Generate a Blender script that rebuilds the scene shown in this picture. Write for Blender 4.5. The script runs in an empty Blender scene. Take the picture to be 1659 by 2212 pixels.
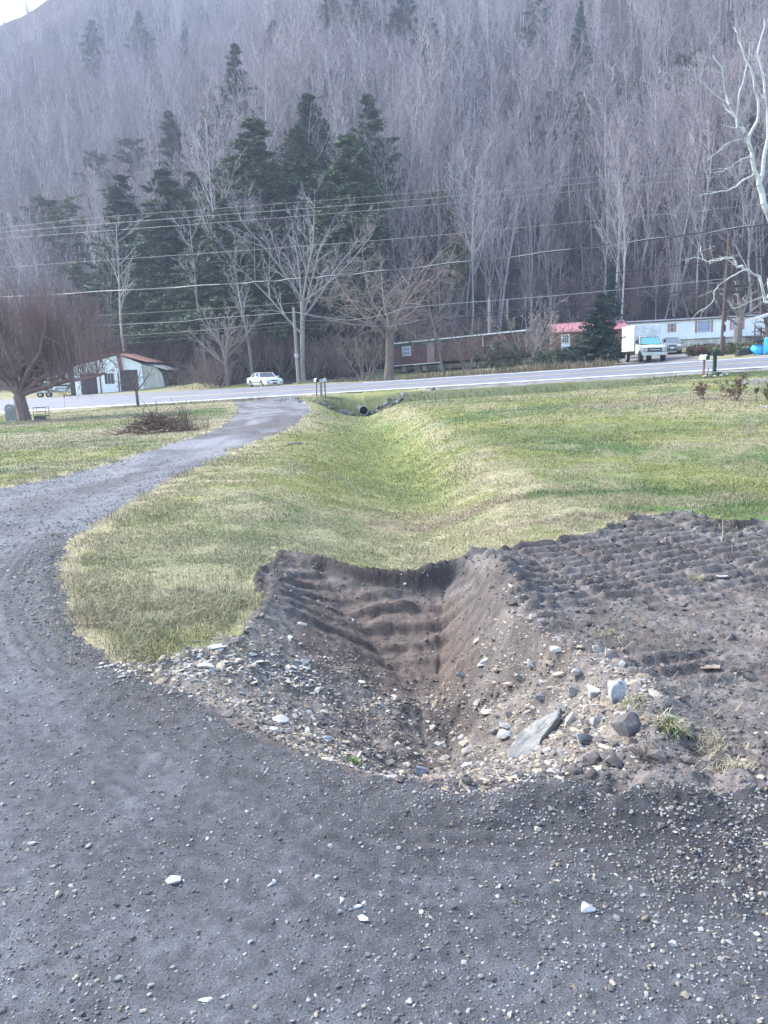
import bpy, math, random
import numpy as np
from mathutils import Vector, Matrix

SC = bpy.context.scene
R = math.radians

# ------------------------------------------------------------------ camera
CAM_H = 1.62
PITCH = 10.7
ROLL = 1.7
FPX = 1661.0            # focal length in pixels of a 1659 x 2212 picture
cam_d = bpy.data.cameras.new("camera")
cam = bpy.data.objects.new("camera", cam_d)
SC.collection.objects.link(cam)
SC.camera = cam
cam_d.sensor_fit = 'VERTICAL'
cam_d.sensor_height = 24.0
cam_d.lens = 24.0 * FPX / 2212.0
cam_d.clip_start = 0.05
cam_d.clip_end = 3000
_f = Vector((0, math.cos(R(PITCH)), -math.sin(R(PITCH))))
_r0 = Vector((1, 0, 0))
_u0 = _r0.cross(_f)
_u = _u0 * math.cos(R(ROLL)) + _r0 * math.sin(R(ROLL))
_r = _r0 * math.cos(R(ROLL)) - _u0 * math.sin(R(ROLL))
cam.matrix_world = Matrix(((_r.x, _u.x, -_f.x, 0), (_r.y, _u.y, -_f.y, 0), (_r.z, _u.z, -_f.z, CAM_H), (0, 0, 0, 1)))
SC.render.resolution_x, SC.render.resolution_y = 768, 1024

# ------------------------------------------------------------------ world, sun, exposure
SUN_EL, SUN_AZ = 42.0, -60.0       # azimuth measured from +Y towards +X
world = bpy.data.worlds.new("World")
SC.world = world
world.use_nodes = True
nt = world.node_tree
bg = nt.nodes["Background"]
sky = nt.nodes.new("ShaderNodeTexSky")
sky.sky_type = 'NISHITA'
sky.sun_disc = False
sky.sun_elevation = R(SUN_EL)
sky.sun_rotation = R(SUN_AZ)
sky.altitude = 300
sky.air_density = 1.0
sky.dust_density = 2.5
sky.ozone_density = 1.6
nt.links.new(sky.outputs[0], bg.inputs[0])
bg.inputs[1].default_value = 0.15
sd = bpy.data.lights.new("sun", 'SUN')
sd.energy = 1.6
sd.angle = R(12)
sd.color = (1.0, 0.99, 0.97)
sun = bpy.data.objects.new("sun", sd)
SC.collection.objects.link(sun)
_sv = Vector((math.sin(R(SUN_AZ)) * math.cos(R(SUN_EL)), math.cos(R(SUN_AZ)) * math.cos(R(SUN_EL)), math.sin(R(SUN_EL))))
sun.rotation_euler = _sv.to_track_quat('Z', 'Y').to_euler()
SC.view_settings.view_transform = 'Standard'
SC.view_settings.look = 'None'
SC.view_settings.exposure = 2.2
SC.view_settings.gamma = 1
SC.cycles.max_bounces = 6
SC.cycles.diffuse_bounces = 3
SC.cycles.glossy_bounces = 2
SC.cycles.transmission_bounces = 3
SC.cycles.transparent_max_bounces = 6
SC.cycles.volume_bounces = 0

# ------------------------------------------------------------------ helpers
def link(o, parent=None):
    SC.collection.objects.link(o)
    if parent is not None:
        o.parent = parent
    return o

def tag(o, label=None, cat=None, group=None, kind=None):
    if label: o["label"] = label
    if cat: o["category"] = cat
    if group: o["group"] = group
    if kind: o["kind"] = kind
    return o

def empty(name, loc=(0, 0, 0), rz=0.0, label=None, cat=None, group=None):
    o = bpy.data.objects.new(name, None)
    o.empty_display_size = 0.3
    o.location = loc
    o.rotation_euler = (0, 0, rz)
    link(o)
    return tag(o, label, cat, group)

def mesh_np(name, V, F, mat, parent=None, col=None, smooth=False, attrs=None):
    """V (n,3) ; F (m,3|4) int array ; col (n,3) optional point colours"""
    V = np.ascontiguousarray(V, dtype=np.float32)
    F = np.ascontiguousarray(F, dtype=np.int32)
    me = bpy.data.meshes.new(name)
    k = F.shape[1]
    me.vertices.add(len(V)); me.vertices.foreach_set("co", V.ravel())
    me.loops.add(F.size); me.loops.foreach_set("vertex_index", F.ravel())
    me.polygons.add(len(F)); me.polygons.foreach_set("loop_start", np.arange(0, F.size, k, dtype=np.int32))
    me.polygons.foreach_set("use_smooth", np.full(len(F), smooth, dtype=bool))
    if col is not None:
        a = me.attributes.new("Col", 'FLOAT_COLOR', 'POINT')
        c = np.ones((len(V), 4), dtype=np.float32); c[:, :3] = col
        a.data.foreach_set("color", c.ravel())
    if attrs:
        for k_, v_ in attrs.items():
            a = me.attributes.new(k_, 'FLOAT', 'POINT')
            a.data.foreach_set("value", np.ascontiguousarray(v_, dtype=np.float32))
    me.update(calc_edges=True)
    me.materials.append(mat)
    o = bpy.data.objects.new(name, me)
    link(o, parent)
    return o

class MB:
    """collects simple shapes into one mesh"""
    def __init__(s): s.v = []; s.f = []
    def add(s, vs, fs):
        b = len(s.v); s.v += [tuple(v) for v in vs]; s.f += [tuple(b + i for i in f) for f in fs]; return s
    def box(s, c, d, rz=0.0, rx=0.0, ry=0.0):
        M = Matrix.Translation(c) @ Matrix.Rotation(rz, 4, 'Z') @ Matrix.Rotation(ry, 4, 'Y') @ Matrix.Rotation(rx, 4, 'X')
        vs = [M @ Vector((x * d[0] / 2, y * d[1] / 2, z * d[2] / 2)) for x in (-1, 1) for y in (-1, 1) for z in (-1, 1)]
        return s.add(vs, [(0, 1, 3, 2), (4, 6, 7, 5), (0, 4, 5, 1), (2, 3, 7, 6), (0, 2, 6, 4), (1, 5, 7, 3)])
    def bar(s, p, q, w, h=None):
        p = Vector(p); q = Vector(q); h = h or w
        a = (q - p).normalized(); up = Vector((0, 0, 1)) if abs(a.z) < .95 else Vector((0, 1, 0))
        x = a.cross(up).normalized() * w / 2; y = x.cross(a).normalized() * h / 2
        vs = [p - x - y, p + x - y, p + x + y, p - x + y, q - x - y, q + x - y, q + x + y, q - x + y]
        return s.add(vs, [(3, 2, 1, 0), (4, 5, 6, 7), (0, 1, 5, 4), (1, 2, 6, 5), (2, 3, 7, 6), (3, 0, 4, 7)])
    def tube(s, pts, rad, n=8, cap=True):
        pts = [Vector(p) for p in pts]
        if not isinstance(rad, (list, tuple)): rad = [rad] * len(pts)
        b = len(s.v); up = None
        for i, p in enumerate(pts):
            a = (pts[min(i + 1, len(pts) - 1)] - pts[max(i - 1, 0)]).normalized()
            if up is None:
                up = Vector((0, 0, 1)) if abs(a.z) < .9 else Vector((1, 0, 0))
            x = a.cross(up).normalized(); y = x.cross(a).normalized(); up = y
            for k in range(n):
                t = 2 * math.pi * k / n
                s.v.append(tuple(p + (x * math.cos(t) + y * math.sin(t)) * rad[i]))
        for i in range(len(pts) - 1):
            for k in range(n):
                a0 = b + i * n + k; a1 = b + i * n + (k + 1) % n
                s.f.append((a0, a1, a1 + n, a0 + n))
        if cap:
            s.f.append(tuple(b + k for k in range(n))[::-1]); s.f.append(tuple(b + (len(pts) - 1) * n + k for k in range(n)))
        return s
    def prism(s, poly, axis, a, b):
        """poly of 2-d points, extruded along axis 'x','y' or 'z' from a to b"""
        n = len(poly)
        def P(u, v, w):
            return {'x': (w, u, v), 'y': (u, w, v), 'z': (u, v, w)}[axis]
        vs = [P(u, v, a) for u, v in poly] + [P(u, v, b) for u, v in poly]
        fs = [tuple(range(n))[::-1], tuple(range(n, 2 * n))] + [(i, (i + 1) % n, (i + 1) % n + n, i + n) for i in range(n)]
        return s.add(vs, fs)
    def build(s, name, mat, parent=None, bevel=0.0, smooth=False):
        me = bpy.data.meshes.new(name); me.from_pydata(s.v, [], s.f)
        import bmesh
        bm = bmesh.new(); bm.from_mesh(me)
        bmesh.ops.recalc_face_normals(bm, faces=bm.faces)
        bm.to_mesh(me); bm.free()
        me.materials.append(mat)
        o = bpy.data.objects.new(name, me); link(o, parent)
        if smooth:
            for p in me.polygons: p.use_smooth = True
            me.set_sharp_from_angle(angle=R(40)) if hasattr(me, "set_sharp_from_angle") else None
        if bevel:
            m = o.modifiers.new("bevel", 'BEVEL'); m.width = bevel; m.segments = 2; m.limit_method = 'ANGLE'; m.angle_limit = R(35)
        return o

# ------------------------------------------------------------------ numpy noise
def _h(ix, iy, seed):
    n = (ix.astype(np.int64) * 374761393 + iy.astype(np.int64) * 668265263 + seed * 1442695041) & 0x7fffffff
    n = ((n ^ (n >> 13)) * 1274126177) & 0x7fffffff
    n = (n ^ (n >> 16)) & 0xffff
    return n.astype(np.float32) / 65535.0
def vnoise(x, y, seed=0):
    x = np.asarray(x, dtype=np.float64); y = np.asarray(y, dtype=np.float64)
    ix = np.floor(x); iy = np.floor(y); fx = x - ix; fy = y - iy
    fx = fx * fx * (3 - 2 * fx); fy = fy * fy * (3 - 2 * fy)
    a = _h(ix, iy, seed); b = _h(ix + 1, iy, seed); c = _h(ix, iy + 1, seed); d = _h(ix + 1, iy + 1, seed)
    return (a * (1 - fx) + b * fx) * (1 - fy) + (c * (1 - fx) + d * fx) * fy
def fbm(x, y, seed=0, octv=4, gain=.5):
    s = 0; amp = 1; tot = 0
    for o in range(octv):
        s = s + amp * (vnoise(x * 2 ** o + 17.3 * o, y * 2 ** o - 9.1 * o, seed + o) * 2 - 1); tot += amp; amp *= gain
    return s / tot
def sstep(a, b, x):
    t = np.clip((x - a) / (b - a), 0, 1); return t * t * (3 - 2 * t)

# ------------------------------------------------------------------ materials
def _mat(name):
    m = bpy.data.materials.new(name); m.use_nodes = True
    return m, m.node_tree, m.node_tree.nodes["Principled BSDF"]
def N(t, typ, **kw):
    n = t.nodes.new(typ)
    for k, v in kw.items(): setattr(n, k, v)
    return n
def plain(name, col, rough=.6, metal=0.0, spec=.5, var=0.0, scale=3.0, bump=0.0, col2=None, bscale=None, stretch=None):
    m, t, b = _mat(name)
    b.inputs["Roughness"].default_value = rough; b.inputs["Metallic"].default_value = metal
    b.inputs["Specular IOR Level"].default_value = spec
    if col2 is None and var: col2 = tuple(c * (1 - var) for c in col)
    if col2 is not None or bump:
        tc = N(t, "ShaderNodeTexCoord"); mp = N(t, "ShaderNodeMapping")
        if stretch: mp.inputs["Scale"].default_value = stretch
        t.links.new(tc.outputs["Object"], mp.inputs[0])
    if col2 is not None:
        nz = N(t, "ShaderNodeTexNoise"); nz.inputs["Scale"].default_value = scale; nz.inputs["Detail"].default_value = 6; nz.inputs["Roughness"].default_value = .65
        rp = N(t, "ShaderNodeValToRGB"); rp.color_ramp.elements[0].position = .36; rp.color_ramp.elements[1].position = .66
        rp.color_ramp.elements[0].color = (*col2, 1); rp.color_ramp.elements[1].color = (*col, 1)
        t.links.new(mp.outputs[0], nz.inputs[0]); t.links.new(nz.outputs[0], rp.inputs[0]); t.links.new(rp.outputs[0], b.inputs["Base Color"])
    else:
        b.inputs["Base Color"].default_value = (*col, 1)
    if bump:
        nb = N(t, "ShaderNodeTexNoise"); nb.inputs["Scale"].default_value = bscale or scale * 4; nb.inputs["Detail"].default_value = 4
        bp = N(t, "ShaderNodeBump"); bp.inputs["Strength"].default_value = 1; bp.inputs["Distance"].default_value = bump
        t.links.new(mp.outputs[0], nb.inputs[0]); t.links.new(nb.outputs[0], bp.inputs["Height"]); t.links.new(bp.outputs[0], b.inputs["Normal"])
    return m
def attr_mat(name, rough=.85, spec=.25, noise=0.0, nscale=40, trans=0.0, bump=0.0):
    """base colour from the point attribute Col, slightly broken up by noise"""
    m, t, b = _mat(name)
    b.inputs["Roughness"].default_value = rough; b.inputs["Specular IOR Level"].default_value = spec
    a = N(t, "ShaderNodeAttribute", attribute_name="Col")
    k_ = N(t, "ShaderNodeVectorMath", operation='SCALE'); k_.inputs["Scale"].default_value = .82
    t.links.new(a.outputs["Color"], k_.inputs[0]); out = k_.outputs[0]
    if noise or bump:
        tc = N(t, "ShaderNodeTexCoord")
        nz = N(t, "ShaderNodeTexNoise"); nz.inputs["Scale"].default_value = nscale; nz.inputs["Detail"].default_value = 5; nz.inputs["Roughness"].default_value = .7
        t.links.new(tc.outputs["Object"], nz.inputs[0])
        if noise:
            mr = N(t, "ShaderNodeMapRange"); mr.inputs[1].default_value = .3; mr.inputs[2].default_value = .7
            mr.inputs[3].default_value = 1 - noise; mr.inputs[4].default_value = 1 + noise
            t.links.new(nz.outputs[0], mr.inputs[0])
            mx = N(t, "ShaderNodeVectorMath", operation='SCALE')
            t.links.new(out, mx.inputs[0]); t.links.new(mr.outputs[0], mx.inputs["Scale"]); out = mx.outputs[0]
        if bump:
            bp = N(t, "ShaderNodeBump"); bp.inputs["Distance"].default_value = bump
            t.links.new(nz.outputs[0], bp.inputs["Height"]); t.links.new(bp.outputs[0], b.inputs["Normal"])
    t.links.new(out, b.inputs["Base Color"])
    return m
# ------------------------------------------------------------------ terrain height
def ray(px, py):
    """view ray through a pixel of the 1659 x 2212 photograph"""
    return (_f + _r * ((px - 829.5) / FPX) + _u * ((1106.0 - py) / FPX))

def road_t(X, Y): return ((Y - 53.56) + .52 * X) * .887           # metres beyond the near edge line
def road_z(X, t):
    return .06 + .0445 * np.clip(X, -150, 90) + (.058 + .0024 * np.clip(-X, 0, 45)) * t
ROAD_W = 6.75

_cp = np.array([(0,0,0),(0,3,0),(0,6,0),(-6,3,0),(6,3,0),(-6,10,-.02),(6,10,.05),(0,-8,0),(-10,-5,0),(10,-5,0),(1,11,.0),
 (-4.3,30.8,-.16),(-5.8,51,-.35),(-4.5,52.5,-.26),(-7.7,27.5,-.42),(-22,46,-.95),(-19.4,60,-.87),(-12,20,-.25),(-20,25,-.5),
 (-35,40,-1.2),(-33,66,-1.4),(10.75,38,.27),(17,34,.70),(4.3,41,-.12),(4.5,15,.1),(7,13,.2),(6.8,24,.2),(14,33,.55),(12,20,.4),
 (30,30,1.2),(20,15,.6),(-1.0,30,-.15),(-1.2,44,-.4),(2,30,.0),(-30,-5,-.2),(30,-5,.5),(30,45,1.5),(9,45.0,.25)], dtype=np.float64)
def _tps_k(d2): return np.where(d2 > 1e-9, .5 * d2 * np.log(d2 + 1e-12), 0)
_n = len(_cp)
_K = _tps_k(((_cp[:, None, :2] - _cp[None, :, :2]) ** 2).sum(-1)) + np.eye(_n) * 2.0
_P = np.c_[np.ones(_n), _cp[:, :2]]
_A = np.block([[_K, _P], [_P.T, np.zeros((3, 3))]])
_w = np.linalg.solve(_A, np.r_[_cp[:, 2], 0, 0, 0])
def near_z(X, Y):
    X = np.clip(X, -60, 45); Y = np.clip(Y, -10, 72)
    z = _w[_n] + _w[_n + 1] * X + _w[_n + 2] * Y
    for i in range(_n):
        z = z + _w[i] * _tps_k((X - _cp[i, 0]) ** 2 + (Y - _cp[i, 1]) ** 2)
    return z
_hx = np.linspace(-300, 300, 601)
def _smooth_tab(v, w):
    k = np.exp(-(np.arange(-3 * w, 3 * w + 1) / w) ** 2); k /= k.sum()
    return np.convolve(np.pad(v, 3 * w, 'edge'), k, 'valid')
_hs = _smooth_tab(np.interp(_hx, [-90, -60, -30, -12, 0, 10, 25, 50, 90], [34, 31, 25, 14, 27, 34, 47, 52, 52]), 5)
_rg = _smooth_tab(np.interp(_hx, [-260, -190, -150, -120, -90, -60, 0, 200], [140, 160, 172, 182, 194, 206, 220, 235]), 14)
_ss = _smooth_tab(np.interp(_hx, [-30, 0, 30], [.045, .024, .0275]), 6)
def hill_start(X): return np.interp(X, _hx, _hs)
def ridge(X):     # height of the crest: falls away towards the left
    return np.interp(X, _hx, _rg)
def hill_z(X, Y, t):
    shelf = road_z(X, ROAD_W) + np.interp(X, _hx, _ss) * (np.minimum(t, hill_start(X) + 3) - ROAD_W)
    d = t - hill_start(X)
    up = .70 * 2 * np.log1p(np.exp(np.clip(d / 2, -30, 60)))
    up = np.where(d / 2 > 55, .70 * d, up)
    up = up * (1 + .27 * sstep(-15, -130, X)) * (1 + .10 * fbm(X / 60, Y / 60, 5, 2)) + sstep(5, 40, d) * 3.0 * fbm(X / 22, Y / 22, 9, 3)
    c = ridge(X)
    up = c - 14 * np.log1p(np.exp(np.clip((c - up) / 14, -30, 30)))  # soft crest
    return shelf + np.maximum(up, -2)
_corr = []
def base_z(X, Y):
    X = np.asarray(X, dtype=np.float64); Y = np.asarray(Y, dtype=np.float64)
    t = road_t(X, Y)
    zn = near_z(X, Y)
    zr = road_z(X, np.clip(t, -3, ROAD_W))
    w = sstep(-4.5, -.6, t)
    z = zn * (1 - w) + zr * w
    wf = sstep(ROAD_W + .3, ROAD_W + 1.5, t)
    zz = z * (1 - wf) + hill_z(X, Y, t) * wf
    for (cx, cy, cw) in _corr:
        zz = zz + cw * np.exp(-((X - cx) ** 2 + (Y - cy) ** 2) / 81.0) * sstep(ROAD_W + 1.2, ROAD_W + 4, t)
    return zz

def W(px, py, z_fn=None, tmax=400):
    """where the view ray meets the smooth terrain"""
    d = ray(px, py); fn = z_fn or base_z
    s = np.geomspace(1.2, tmax, 1500)
    P = d.x * s, d.y * s, CAM_H + d.z * s
    g = fn(P[0], P[1]) - P[2]
    i = int(np.argmax(g > 0))
    if not (g > 0).any(): return None
    a, b = s[i - 1], s[i]
    for _ in range(24):
        m = (a + b) / 2
        if float(fn(np.array([d.x * m]), np.array([d.y * m]))[0]) > CAM_H + d.z * m: b = m
        else: a = m
    return np.array((d.x * b, d.y * b))
def at(px, Y, py=800):
    """X of the vertical line seen at px at depth Y"""
    d = ray(px, py); return d.x / d.y * Y
def at3(px, py, Y):
    d = ray(px, py); s = Y / d.y
    return Vector((d.x * s, Y, CAM_H + d.z * s))
# levels of the far side of the road, read at the foot of the buildings and cars
_fp = [at3(px, py, Y) for px, py, Y in ((1393, 781, 61.5), (1447, 764, 73), (1475, 749.6, 87), (1640, 742, 86), (1232, 763, 80), (570, 837, 72.5), (232, 848, 83.5), (838, 822, 70.5), (1284, 793, 60.5), (645, 830, 68), (80, 860, 86))]
_fx = np.array([(p.x, p.y) for p in _fp]); _fr = np.array([p.z for p in _fp]) - base_z(_fx[:, 0], _fx[:, 1])
_fk = np.exp(-((_fx[:, None] - _fx[None]) ** 2).sum(-1) / 81.0) * sstep(ROAD_W + 1.2, ROAD_W + 4, road_t(_fx[:, 0], _fx[:, 1]))[:, None]
_corr = [(x_, y_, w_) for (x_, y_), w_ in zip(_fx, np.linalg.solve(_fk + np.eye(len(_fx)) * .02, _fr))]
def poly_px(pts): return np.array([W(*p) for p in pts])

def seg_dist(X, Y, P, closed=True):
    d = np.full(X.shape, 1e9)
    n = len(P)
    for i in range(n if closed else n - 1):
        a = P[i]; b = P[(i + 1) % n]; e = b - a; L = max((e ** 2).sum(), 1e-9)
        t = np.clip(((X - a[0]) * e[0] + (Y - a[1]) * e[1]) / L, 0, 1)
        d = np.minimum(d, (X - a[0] - t * e[0]) ** 2 + (Y - a[1] - t * e[1]) ** 2)
    return np.sqrt(d)
def sdf(X, Y, P):
    """positive inside"""
    d = seg_dist(X, Y, P); ins = np.zeros(X.shape, bool); n = len(P)
    for i in range(n):
        a = P[i]; b = P[(i + 1) % n]
        c = (a[1] > Y) != (b[1] > Y)
        xx = (b[0] - a[0]) * (Y - a[1]) / (b[1] - a[1] + 1e-12) + a[0]
        ins ^= c & (X < xx)
    return np.where(ins, d, -d)
def line_s(X, Y, P):
    """distance, arclength and signed side from polyline"""
    best = np.full(X.shape, 1e18); S = np.zeros(X.shape); side = np.zeros(X.shape); acc = 0
    for i in range(len(P) - 1):
        a = P[i]; b = P[i + 1]; e = b - a; L = math.hypot(*e)
        t = np.clip(((X - a[0]) * e[0] + (Y - a[1]) * e[1]) / L ** 2, 0, 1)
        d2 = (X - a[0] - t * e[0]) ** 2 + (Y - a[1] - t * e[1]) ** 2
        m = d2 < best
        S = np.where(m, acc + t * L, S); side = np.where(m, np.sign(e[0] * (Y - a[1]) - e[1] * (X - a[0])), side)
        best = np.where(m, d2, best); acc += L
    return np.sqrt(best), S, side
def smooth_poly(P, n=4, closed=False):
    """Catmull-Rom"""
    P = np.asarray(P); out = []; m = len(P)
    for i in range(m if closed else m - 1):
        p = [P[(i + k - 1) % m] if closed else P[min(max(i + k - 1, 0), m - 1)] for k in range(4)]
        for j in range(n):
            t = j / n
            out.append(.5 * ((2 * p[1]) + (-p[0] + p[2]) * t + (2 * p[0] - 5 * p[1] + 4 * p[2] - p[3]) * t * t + (-p[0] + 3 * p[1] - 3 * p[2] + p[3]) * t ** 3))
    if not closed: out.append(P[-1])
    return np.array(out)

# outlines on the ground (read off the photograph, projected to the smooth terrain)
DRIVE_IN_PX = [(640, 860), (672, 880), (650, 905), (600, 935), (520, 965), (440, 1003), (350, 1045), (280, 1085), (215, 1120), (165, 1160), (138, 1200),
               (122, 1250), (135, 1300), (165, 1360), (230, 1420), (300, 1455), (400, 1500), (470, 1545), (560, 1600), (700, 1650), (830, 1690), (1000, 1712), (1200, 1712), (1400, 1730), (1659, 1740)]
DRIVE_OUT_PX = [(0, 1055), (120, 1032), (250, 997), (350, 965), (440, 937), (490, 912), (515, 888), (500, 868), (495, 861)]
TRENCH_PX = [(610, 1195), (760, 1207), (900, 1213), (1010, 1215), (1050, 1245), (1075, 1300), (1150, 1370), (1250, 1430), (1330, 1500), (1360, 1570), (1310, 1640),
             (1160, 1672), (1000, 1688), (870, 1692), (740, 1655), (600, 1600), (490, 1535), (430, 1465), (470, 1405), (540, 1350), (590, 1275)]
drive_in = smooth_poly(poly_px(DRIVE_IN_PX), 3)
drive_out = smooth_poly(poly_px(DRIVE_OUT_PX), 3)
_e = drive_in[-1]
DRIVE = np.vstack([drive_in, [(_e[0] + 3, _e[1] - .1), (12, -9), (-14, -9), (-14, 9.5)], drive_out])
_mouth = np.array([(drive_out[-1][0] - .3, drive_out[-1][1] + 2), (drive_in[0][0], drive_in[0][1] + 2)])
DRIVE = np.vstack([DRIVE, _mouth])
TRENCH = smooth_poly(poly_px(TRENCH_PX), 3, True)
SOIL_PX = [(600, 1190), (640, 1187), (760, 1206), (900, 1213), (1000, 1208), (1080, 1188), (1180, 1170), (1280, 1150), (1380, 1117), (1480, 1108), (1560, 1128), (1659, 1122), (1900, 1115)]
_s1 = poly_px(SOIL_PX)
_s2 = poly_px([(300, 1458), (345, 1432), (400, 1400), (450, 1398), (520, 1370), (555, 1320), (560, 1285), (545, 1250), (600, 1190)])
_i0 = int(np.argmin(((drive_in - _s2[0]) ** 2).sum(1)))
SOIL = np.vstack([_s1, [(12, 3), (12, -2)], [(_e[0] + 3, _e[1] - .1)], drive_in[_i0:][::-1], _s2[1:-1]])
SWALE = smooth_poly(np.vstack([poly_px([(870, 1185), (900, 1110), (885, 1020), (862, 960), (835, 915)]), [(-1.0, 44), (-1.15, 50)]]), 4)
FLOOR = smooth_poly(np.array([(-.02, 6.5), (.09, 5.9), (.17, 5.45), (.25, 4.9), (.28, 4.4), (.26, 4.0), (.15, 3.55), (.08, 3.2)]), 4)
CULV = np.array((at(785, 49.2, 878), 49.2))

def field(X, Y):
    """full-detail height and the region weights"""
    X = np.asarray(X, dtype=np.float64); Y = np.asarray(Y, dtype=np.float64)
    z = base_z(X, Y); t = road_t(X, Y)
    D = np.sqrt(X * X + Y * Y)
    near = Y < 62
    n1 = fbm(X * 1.1, Y * 1.1, 21, 3); n2 = fbm(X * 6, Y * 6, 31, 4); n3 = fbm(X * 26, Y * 26, 41, 3)
    jag = (.07 * n2 + .035 * n3 + .05 * fbm(X * 2.3, Y * 2.3, 33, 2)) * np.clip(D / 5, .6, 3) 
    sd_d = sdf(X, Y, DRIVE) + jag * .8
    sd_s = sdf(X, Y, SOIL) + jag * np.where((Y > 5.6) & (X < 1.2), .35, .6)
    sd_t = sdf(X, Y, TRENCH)
    g = sstep(-.05, .07, sd_d) * near             # gravel
    s = sstep(-.03, .04, sd_s) * (1 - g)          # bare soil
    lawn = (1 - g) * (1 - s)
    # swale
    dl, sl, side = line_s(X, Y, SWALE)
    w = np.where(side > 0, 1.5, .95) * np.clip(.8 + sl * .02, .8, 1.6)
    dep = np.interp(sl, [0, 3, 12, 30, 44], [.18, .42, .66, .72, .72])
    sw = dep * np.exp(-(dl / w) ** 2) * sstep(.02, .15, -sd_s + .08) 
    z = z - sw * near
    # ditch along the road, with the culvert hollow
    dd = np.exp(-((t + 5.3) / 2.1) ** 2) * sstep(-1.9, -3.2, t) * sstep(-4.2, -1.5, X) * (1 - .90 * sstep(12.5, 16, X)) * .78
    hol = .20 * np.exp(-(((X - CULV[0]) / 1.3) ** 2 + ((Y - CULV[1] + .1) / 1.3) ** 2))
    z = z - dd - hol
    # trench
    dp = np.maximum(sd_t + .022 * n2 + .02 * n1, 0)
    far = sstep(5.3, 6.2, Y)
    df, sf, _ = line_s(X, Y, FLOOR)
    df = np.sqrt(df * df + .012) - .11; df = np.maximum(df - np.interp(Y, [5.0, 5.8, 6.5], [.02, .22, .45]), 0)
    f = dp / (dp + df + 1e-6)
    pw = np.interp(Y, [4.6, 5.6, 6.2], [1.05, .9, .75]) * np.where((X > .3) & (Y < 5.6), .80, 1.0)
    Dm = np.interp(Y, [2.8, 3.3, 3.8, 4.4, 5.0, 5.5, 6.0, 6.25, 6.45, 6.7], [.14, .34, .56, .66, .59, .46, .30, .20, .12, .06])
    raw = dp * (2.6 * far + 1.5 * (1 - far))
    depth = Dm * f ** pw
    depth = np.minimum(depth, raw) * (1 + .10 * n1 + .07 * n2 * (1 - far))
    tr = sstep(0, .06, dp)
    # bucket scrapes across the far floor
    arc = Y + .30 * (X - .05) ** 2 + .09 * fbm(X * 1.5, Y * 1.5, 77, 2) + .012 * n2
    tooth = ((arc * 4.9) % 1.0); tooth = np.where(tooth < .18, tooth / .18, (1 - tooth) / .82)
    scr = (tooth ** 1.2) * .074 * np.clip(.75 + 1.0 * fbm(X * 2.5, Y * 2.5, 83, 3), .15, 1.3) * sstep(5.15, 5.4, Y) * tr * (.45 + .55 * vnoise(X * 2.2, arc * 4.9 // 1, 3)) * sstep(.0, .16, dp)
    z = z - depth + scr
    # spoil ridge round the trench
    rim = np.exp(-((sd_t + .12) / .13) ** 2)
    z = z + rim * s * (.035 + .03 * n2) * sstep(-.4, .3, X) + np.exp(-(((X - .92) / .16) ** 2 + ((Y - 5.75) / .6) ** 2)) * .10 * s
    z = z + .075 * np.exp(-(((X - 1.12) / .3) ** 2 + ((Y - 3.35) / .3) ** 2)) * (s + g)
    z = z + .10 * np.exp(-(((X - 1.75) / .5) ** 2 + ((Y - 2.72) / .22) ** 2)) * (1 + n2) + .06 * np.exp(-(((X - .9) / .5) ** 2 + ((Y - 2.62) / .15) ** 2)) * (1 + n2)
    # cut edge where the soil meets the turf
    z = z - .022 * s * sstep(.02, .10, sd_s) * sstep(4.5, 6.0, Y)
    # digger tracks on the right
    a = R(-74); ts = X * math.cos(a) + Y * math.sin(a); tp = -X * math.sin(a) + Y * math.cos(a)
    ts = ts + .05 * n1; tp = tp + .12 * fbm(X * .6, Y * .6, 91, 2)
    lane = np.abs((tp / .48) % 1.0 - .5) * 2
    cle = (np.abs(((ts + .09 * np.floor(tp / .48)) / .175) % 1.0 - .5) * 2) 
    fadeT = sstep(-.12, .05, -sd_t - .12) * s * sstep(3.2, 4.0, Y) * (1 - sstep(9, 12, Y))
    patch = sstep(-.55, -.05, fbm(X * .9 + 3, Y * .9, 55, 3)) 
    z = z + fadeT * ((sstep(.3, .9, cle) * .046 * sstep(.95, .75, lane) * patch) + .03 * sstep(.8, 1, lane) * (.5 + n2) + .012 * fbm(X * 8, Y * 8, 61, 4) + .010 * fbm(X * 24, Y * 24, 62, 3))
    # clods at the far right edge of the soil
    cl = np.exp(-((sd_s - .25) / .28) ** 2) * sstep(2.2, 3.2, X) * s
    z = z + cl * (.0 + .07 * fbm(X * 3, Y * 3, 66, 4))
    # tyre ribs following the inner edge of the drive
    q = sd_d - jag * .8
    inn = g * sstep(.12, .25, q) * (1 - sstep(.55, 1.0, q)) * (1 - sstep(-.1, 1.4, X)) * (1 - sstep(6.0, 9, Y))
    rib = (1 - (np.abs(((q + .03 * n1) / .085) % 1.0 - .5) * 2) ** 1.5)
    z = z + inn * rib * .011 * sstep(-.5, .1, n1 + fbm(X * .7, Y * .7, 13, 2))
    q2 = q + .10 * fbm(X * .5, Y * .5, 19, 2)
    z = z - g * (Y < 7) * .010 * sstep(-.5, .2, n1 + n2 * .6) * (np.exp(-((q2 - .52) / .07) ** 2) + .8 * np.exp(-((q2 - 1.15) / .06) ** 2) + .35 * np.exp(-((q2 - 1.95) / .09) ** 2))
    z = z + g * .028 * np.exp(-((q - .12) / .10) ** 2) * (Y < 7)
    # wide ruts of the drive
    z = z - g * sstep(7, 9, Y) * .03 * (np.exp(-((q - .75) / .28) ** 2) + np.exp(-((q - 2.1) / .28) ** 2))
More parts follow.
